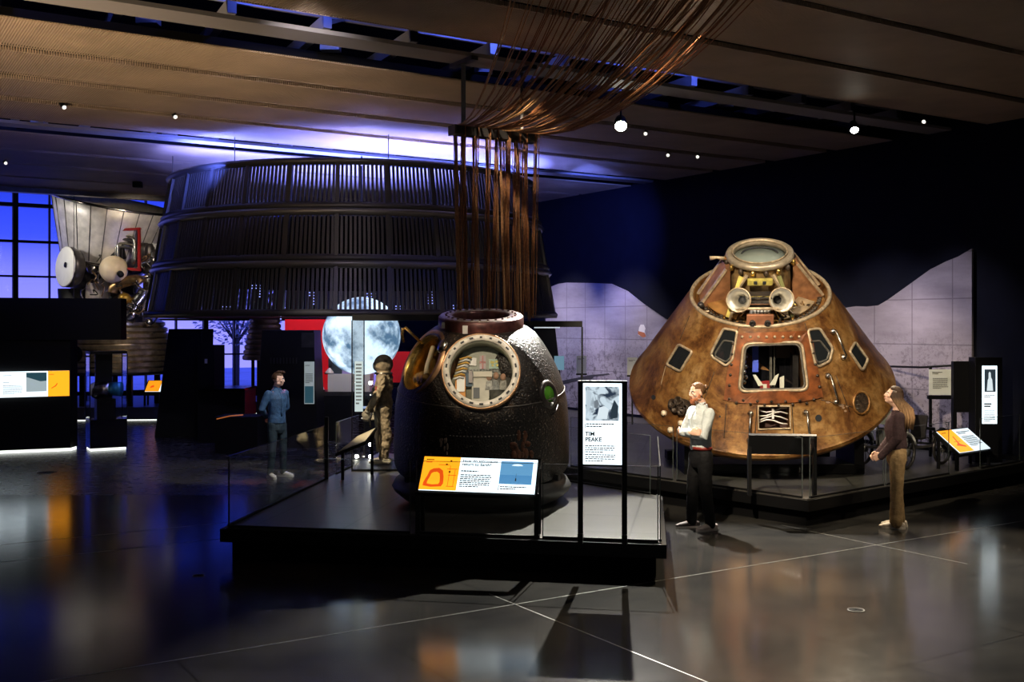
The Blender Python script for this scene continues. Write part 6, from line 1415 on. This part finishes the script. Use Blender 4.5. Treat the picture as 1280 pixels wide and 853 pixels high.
person('bearded person in pale shirt and black trousers with folded arms by the brown capsule', P(876,662), R(112), 1.005, J1, TOR, SHIRT, skin_a,
  mat('pale_blue_shirt',(.40,.44,.45),.8,bump=.35,bs=45), black_tr, [mat('trainer_lit',(.60,.50,.45),.6),mat('trainer_shaded',(.05,.035,.03),.6)], mat('cream_sole',(.62,.56,.50),.6), hair_man, R(2), R(-4),  # one shoe pair painted in a lit and a shaded tone
  (.098,.088,.074,.070,.066),(.072,.064,.058,.052,.045),belt_m,True,{'l':((1,-.15,.0),(0,-1,.2),.7),'r':((-1,-.45,.10),(.3,-1,.0),.8)},beard_man)
# --- young man with hands behind his back
hC = hair_mat('hair_dark_brown',(.055,.028,.014),(.05,.03,.02))
def hair_young(t,H,sc):
    h = hair_shell('hair',t,H,sc,hC,lambda d: (d.z>.42 and d.y<.80) or (d.y<-.05 and d.z>-.30),(.084,.106,.104),(0,-.010,.032),.010,5)
    b = MB(); rr = random.Random(3)
    for k in range(14):
        x = rr.uniform(-.05,.05); y = rr.uniform(-.01,.075); b.tube([H@(V(x,y-.04,.115)*sc),H@(V(x*1.1,y,.135+rr.uniform(0,.015))*sc),H@(V(x*1.2,y+.035,.120)*sc)],[.014*sc,.015*sc,.006*sc],7)
    part('quiff',b,hC,h)
J2 = dict(head=(0,.045,1.665),shl=(-.180,-.01,1.425),shr=(.180,-.01,1.425),ell=(-.275,-.06,1.175),elr=(.275,-.06,1.175),wrl=(-.075,-.175,1.00),wrr=(.075,-.165,1.02),
  hpl=(-.088,0,.905),hpr=(.088,0,.905),knl=(-.115,.03,.49),knr=(.115,.02,.49),anl=(-.135,.0,.09),anr=(.135,.0,.09),ftl=(-.20,.22,.02),ftr=(.20,.22,.02),waist=(0,0,.985))
denim = mat('dark_navy_jeans',(.007,.022,.034),.8,noise_s=30,noise_a=.3,bump=.2,bs=50)
person('young person in a blue denim shirt and dark jeans standing with hands behind the back', P(346,597), R(-128), .965, J2, TOR, [((0,0,.93),(.170,.128))]+SHIRT[1:], skin_b,
  mat('blue_denim_shirt',(.020,.066,.15),.75,noise_s=14,noise_a=.35,bump=.3,bs=50), denim, mat('white_trainer',(.66,.63,.60),.55), mat('white_sole',(.70,.68,.64),.6), hair_young, R(40), R(-2),
  (.092,.082,.066,.060,.056),(.070,.060,.054,.048,.040),None,True,{'l':((.85,-.1,-.4),(0,-1,0),.5),'r':((-.85,-.1,-.4),(0,-1,0),.5)})
# --- woman looking up
hD = hair_mat('hair_ombre',(.035,.018,.010),(.55,.33,.17),1.38,1.62)
def hair_woman(t,H,sc):
    h = hair_shell('hair',t,H,sc,hD,lambda d: (d.z>.42 and d.y<.74) or (d.y<.12 and d.z>-.75),(.086,.108,.104),(0,-.014,.030),.005,8)
    b = MB(); rr = random.Random(12)
    for k in range(64):
        a = R(-122+244*k/63+rr.uniform(-3,3)); d = V(math.sin(a),-math.cos(a)*.9-.05,0)
        p0 = H@(V(d.x*.072,d.y*.088-.014,.07)*sc); p1 = H@(V(d.x*.088,d.y*.106-.014,-.01)*sc); zt = J3['head'][2]*sc
        w = V(d.x*.115,-.080+d.y*.085+rr.uniform(-.02,.02),0)*sc
        p2 = V(w.x,w.y,1.50*sc); p3 = V(w.x*1.05,w.y-.020,1.40*sc); p4 = V(w.x*1.0,w.y-.020,(1.285+rr.uniform(-.04,.05))*sc)
        b.tube([p0,p1,p2,p3,p4],[.014*sc,.022*sc,.025*sc,.022*sc,.005*sc],7)
    part('long_strands',b,hD,h)
J3 = dict(head=(0,.045,1.670),shl=(-.158,-.012,1.415),shr=(.158,-.012,1.415),ell=(-.195,.02,1.150),elr=(.195,.03,1.150),wrl=(-.150,.185,.945),wrr=(.13,.20,.93),
  hpl=(-.085,0,.925),hpr=(.085,0,.925),knl=(-.085,.01,.50),knr=(.09,-.01,.50),anl=(-.085,.02,.09),anr=(.09,-.03,.09),ftl=(-.095,.26,.02),ftr=(.10,.22,.02),waist=(0,0,1.03))
TORW = [((0,0,.92),(.145,.10)),((0,0,1.02),(.125,.088)),((0,.005,1.12),(.112,.082)),((0,.012,1.25),(.132,.105)),((0,.004,1.35),(.142,.100)),((0,-.008,1.42),(.135,.082)),((0,-.01,1.48),(.070,.058)),((0,-.008,1.525),(.050,.050))]
JUMP = [((0,-.002,1.00),(.160,.120)),((0,.0,1.04),(.166,.125)),((0,.006,1.12),(.158,.120)),((0,.014,1.24),(.166,.136)),((0,.004,1.34),(.164,.128)),((0,-.006,1.415),(.152,.102)),((0,-.008,1.465),(.088,.074)),((0,-.006,1.495),(.064,.064))]
corduroy = mat('tan_corduroy',(.34,.225,.105),.8,noise_s=20,noise_a=.2,bump=.3,bs=70)
person('person with long fair-tipped hair, dark jumper and tan trousers, looking up', P(1121,660), R(78), .975, J3, TORW, JUMP, skin_a,
  mat('aubergine_jumper',(.045,.022,.026),.85,noise_s=40,noise_a=.3,bump=.4,bs=90), corduroy, mat('canvas_shoe',(.62,.54,.45),.6), mat('pale_sole',(.68,.62,.54),.6), hair_woman, R(4), R(17),
  (.098,.086,.076,.078,.082),(.070,.066,.060,.056,.046),None,False,{'l':((.25,.8,-.5),(.9,.1,-.3),.6),'r':((-.25,.8,-.5),(-.9,.1,-.3),.6)})
# --- space suit on a stand in the showcase
SU = Vector((lx(480,16.55),16.55,PZ+.0)); sc = .93
su = thing('space_suit','tan and white space suit with hood standing in the glass showcase by the black capsule','space suit',SU+V(0,0,.03),(0,0,R(82)))
M['suit_tan'] = mat('suit_tan',(.26,.20,.125),.75,noise_s=9,noise_a=.75,bump=.7,bs=22); M['suit_white'] = mat('suit_cream',(.52,.46,.35),.7,noise_s=12,noise_a=.3,bump=.4,bs=30)
def sv(*a): return V(*a)*sc
b = MB(); b.tube([sv(0,0,.86),sv(0,0,1.0),sv(0,.01,1.12),sv(0,.01,1.28),sv(0,-.01,1.42),sv(0,-.01,1.52)],[(.17*sc,.13*sc),(.175*sc,.135*sc),(.175*sc,.14*sc),(.195*sc,.155*sc),(.18*sc,.12*sc),(.10*sc,.095*sc)],24,ref=(1,0,0))
for s in (-1,1):
    limb(b,[sv(s*.20,-.01,1.42),sv(s*.25,-.01,1.27),sv(s*.26,.05,1.12),sv(s*.24,.14,1.0),sv(s*.22,.20,.90)],[.085*sc,.075*sc,.066*sc,.062*sc,.055*sc])
    limb(b,[sv(s*.10,0,.88),sv(s*.115,.04*s,.68),sv(s*.12,.08*s,.46),sv(s*.12,.05*s,.28),sv(s*.12,.02*s,.13)],[.115*sc,.10*sc,.085*sc,.078*sc,.07*sc])
remesh(part('suit_body',b,M['suit_tan'],su),.010,3,.05,.07)
for s in (-1,1):
    b = MB(); an = sv(s*.12,.02*s,.1); shoe(b,an,V(0,1,0),1.12); remesh(part('boot',b,M['suit_white'],su),.008,2)
    b = MB(); wr = sv(s*.22,.20,.90); hand(b,wr,V(0,.35,-.9),V(-s,0,0),s,.5,1.35); b.tube([wr+V(0,-.01,.03),wr+V(0,.02,-.04)],[.055,.045],14); remesh(part('glove',b,M['suit_white'],su),.008,2)
    b = MB(); b.tube([sv(s*.12+.0*s,.12,.86),sv(s*.175,.12+.04*s,.62),sv(s*.16,.13+.05*s,.42),sv(s*.15,.10+.03*s,.22)],[(.045,.02)]*4,10,ref=(1,0,0)); part('leg_stripe',b,M['suit_white'],su)
H = face_frame(sv(0,.03,1.63),0,0)
b = MB(); b.ball(H@V(0,-.02,.01),(.135,.150,.15),28,18); b.tube([H@V(0,-.02,-.10),H@V(0,-.03,-.2)],[.11,.12],20); hood = remesh(part('hood',b,M['suit_tan'],su),.010,2)
b = MB(); b.ball(H@V(0,.055,-.015),(.085,.095,.095),28,18); part('visor',b,mat('visor_grey',(.16,.18,.22),.08,.3),hood)
b = MB(); b.torus(sv(0,.01,1.49),.125,.018,36,8); part('neck_ring',b,M['steel'],su)
b = MB(); b.tube([sv(.10,.15,1.3),sv(.16,.20,1.15),sv(.15,.17,1.02),sv(.10,.15,.95)],.02,8); part('hose',b,M['dark_metal'],su)
b = MB(); b.box(sv(-.285,.02,1.25),(.02,.09,.07)); part('arm_patch',b,mat('patch_red',(.35,.06,.05),.7),su)
b = MB(); b.box(sv(0,.165,1.2),(.16,.03,.11)); part('chest_unit',b,M['dark_metal'],su)
b = MB(); b.tube([sv(-.17,.14,.9),sv(-.15,.20,.72),sv(-.12,.2,.62)],.016,8); part('strap',b,M['steel'],su)
b = MB(); b.lathe([(0,0),(.30,0),(.30,.028),(0,.028)],40,Matrix.Translation(SU)); sb = single('suit_stand',b,M['black'],'low round black stand under the space suit boots','stand',SU)
# ------------------------------------------------------------ lights and camera
def spot(name, loc, aim, W, col, ang, blend=.4, rad=.05):
    l = bpy.data.lights.new(name,'SPOT'); l.energy = W; l.color = col; l.spot_size = R(ang); l.spot_blend = blend; l.shadow_soft_size = rad
    o = bpy.data.objects.new(name,l); C.objects.link(o); o.location = loc; o.rotation_euler = (Vector(aim)-Vector(loc)).to_track_quat('-Z','Y').to_euler(); return o
def area(name, loc, aim, W, col, sx, sy=None, spread=180):
    l = bpy.data.lights.new(name,'AREA'); l.energy = W; l.color = col; l.size = sx; l.spread = R(spread)
    if sy: l.shape = 'RECTANGLE'; l.size_y = sy
    o = bpy.data.objects.new(name,l); C.objects.link(o); o.location = loc; o.rotation_euler = (Vector(aim)-Vector(loc)).to_track_quat('-Z','Y').to_euler(); return o
WARM = (1,.82,.58); WHITE = (1,.94,.84); BLUE = (.10,.16,1.0); LILAC = (.45,.45,1.0)
spot('spot_back_left', SPA+avA*.06, (2.4,9.0,0), 7000, WHITE, 62, .35, .03)
spot('spot_back_right', SPB+avB*.06, (4.4,9.2,0), 3000, WARM, 58, .4, .03)
# brown capsule key lights from ceiling spots in front
spot('spot_cone_left', (.6,8.6,5.5), (3.3,15.3,1.8), 3600, WARM, 40, .35, .06)
spot('spot_cone_right', (6.8,9.6,5.5), (4.2,15.5,1.5), 650, WARM, 40, .35, .06)
spot('spot_cone_top', (4.4,12.0,5.6), (3.9,15.4,3.0), 300, WHITE, 50, .5, .05)
# charred capsule
spot('spot_window', (-.8,8.2,5.5), (-.34,12.4,1.98), 750, WARM, 13, .35, .05)
spot('spot_capsule_right', (1.9,10.8,5.6), (.3,13.1,2.2), 420, WHITE, 40, .5, .05)
spot('spot_capsule_left', (-3.8,10.5,5.5), (-1.1,13.2,2.0), 350, WARM, 14, .5, .05)
spot('spot_cords', (.2,11.2,5.6), (.1,13.4,4.6), 420, WARM, 34, .5, .05)
spot('spot_cord_fan', (2.4,13.4,4.9), (1.0,11.6,5.1), 24, WARM, 80, .6, .1)
# people
spot('spot_man', (-.2,10.4,5.5), (2.2,13.1,1.4), 260, WHITE, 22, .4, .05)
spot('spot_woman', (7.2,11.2,5.5), (4.75,13.35,1.0), 550, WARM, 26, .4, .05)
spot('spot_young', (-1.2,15.6,5.5), (-3.85,17.7,1.4), 1200, WHITE, 26, .4, .05)
spot('spot_suit', (-3.4,13.5,5.5), (-2.05,16.2,1.2), 1900, WARM, 24, .4, .05)
# mural washers
for px, W in ((715,700),(790,650),(1000,300),(1110,330),(1190,260)):
    q = on_wall(px,400); n = Vector((-UX.x,-UX.y,0)); spot('mural_washer', (q.x+n.x*2.6,q.y+n.y*2.6,5.6), (q.x,q.y,1.5), W*1.3, (.93,.86,1.0), 52, .9, .08)
spot('added_blue_wash', (1.5,21.5,5.6), on_wall(740,320), 1300, BLUE, 60, .9, .1)  # added spot to tint the dark wall blue
spot('added_red_spot', (-4.6,20.2,5.4), (-3.75,16.5,0), 2200, (1,.12,.08), 20, .7, .1)  # added spot, stands in for a red reflection in the glass barrier
spot('added_drum_spot', (-2.0,10.5,5.6), (-3.4,18.4,4.0), 330, (.9,.8,.85), 55, .8, .1)  # added soft spot to brighten the drum front
# engine
spot('spot_engine', (-7.5,24.5,5.4), E(140,370), 480, WARM, 55, .5, .08)
spot('spot_engine', (-13.0,25.5,5.3), E(120,330), 330, WHITE, 60, .5, .08)
spot('spot_nozzle', (-9.0,27.0,2.3), E(138,300), 40, LILAC, 70, .5, .08)
# red exhibit
spot('spot_red_wall', (-4.6,22.6,4.8), A(380,440,25), 420, (1,.25,.2), 45, .6, .1)
spot('spot_red_wall', (-2.2,22.6,4.6), A(510,440,24.6), 300, (1,.25,.2), 60, .6, .1)
spot('spot_counter', (-3.5,22.4,3.2), A(425,485,23.6), 90, WHITE, 50, .6, .05)
# blue uplighters standing inside the drum, shining out of its open top
area('drum_uplight', (DC.x,DC.y,4.5), (DC.x,DC.y,9), 1700, (.14,.19,1.0), 4.5, None, 150)
for dx,dy,W,c_ in ((2.0,-2.0,650,(.34,.32,1.0)),(.6,-2.4,800,(.36,.36,1.0)),(-2.2,-1.8,1200,(.2,.25,1.0)),(2.9,.0,1700,(.12,.18,1.0))):
    spot('drum_uplight_spot',(DC.x+dx,DC.y+dy,4.6),(DC.x+dx*1.25,DC.y+dy*1.5,9),W,c_,120,1.0,.3)
for u in (1.5,4.5,7.5,10.5):
    p = UV(u,11.25,6.55); spot('slot_lamp',p,UV(u,13.4,6.15),80,BLUE,120,.8,.05)
    p = UV(u+1,18.95,6.45); spot('slot_lamp',p,UV(u+1,21.6,6.05),130,BLUE,120,.8,.05)
area('slot_wash', UV(5.5,18.6,5.2), UV(5.5,19.5,5.8), 60, BLUE, .3)
# unseen spots added to warm the left part of the slatted ceiling
spot('added_ceiling_spot', (-6.3,8.5,2.0), (-5.6,12.0,5.8), 1300, (1,.74,.46), 80, .9, .3)
spot('added_ceiling_spot', (-2.0,6.0,1.5), (-2.6,11.5,5.8), 20, (1,.80,.6), 120, .9, .3)
# faint cool fill, an unseen area lamp behind the viewer
area('unseen_fill', (0,-2.0,5.5), (0,13,1.0), 22, (.75,.82,1.0), 6, 2)
S.view_settings.view_transform = 'Standard'; S.view_settings.look = 'None'; S.view_settings.gamma = 1; S.view_settings.exposure = 0; S.view_settings.use_curve_mapping = False
cam = bpy.data.cameras.new('camera'); co = bpy.data.objects.new('camera', cam); C.objects.link(co)
co.location = (0,0,CAMZ); co.rotation_euler = (R(90),0,0); cam.sensor_width = 36; cam.sensor_fit = 'HORIZONTAL'; cam.lens = F/1280*36
cam.shift_y = -(426.5-HZ)/1280; cam.clip_end = 300; S.camera = co

# turn the whole place so that the hall's own walls run along X and Y
TURN = Matrix.Rotation(-math.atan2(UX.y,UX.x),4,'Z')
bpy.context.view_layer.update()
for o in list(bpy.data.objects):
    if o.parent is None: o.matrix_world = TURN @ o.matrix_world
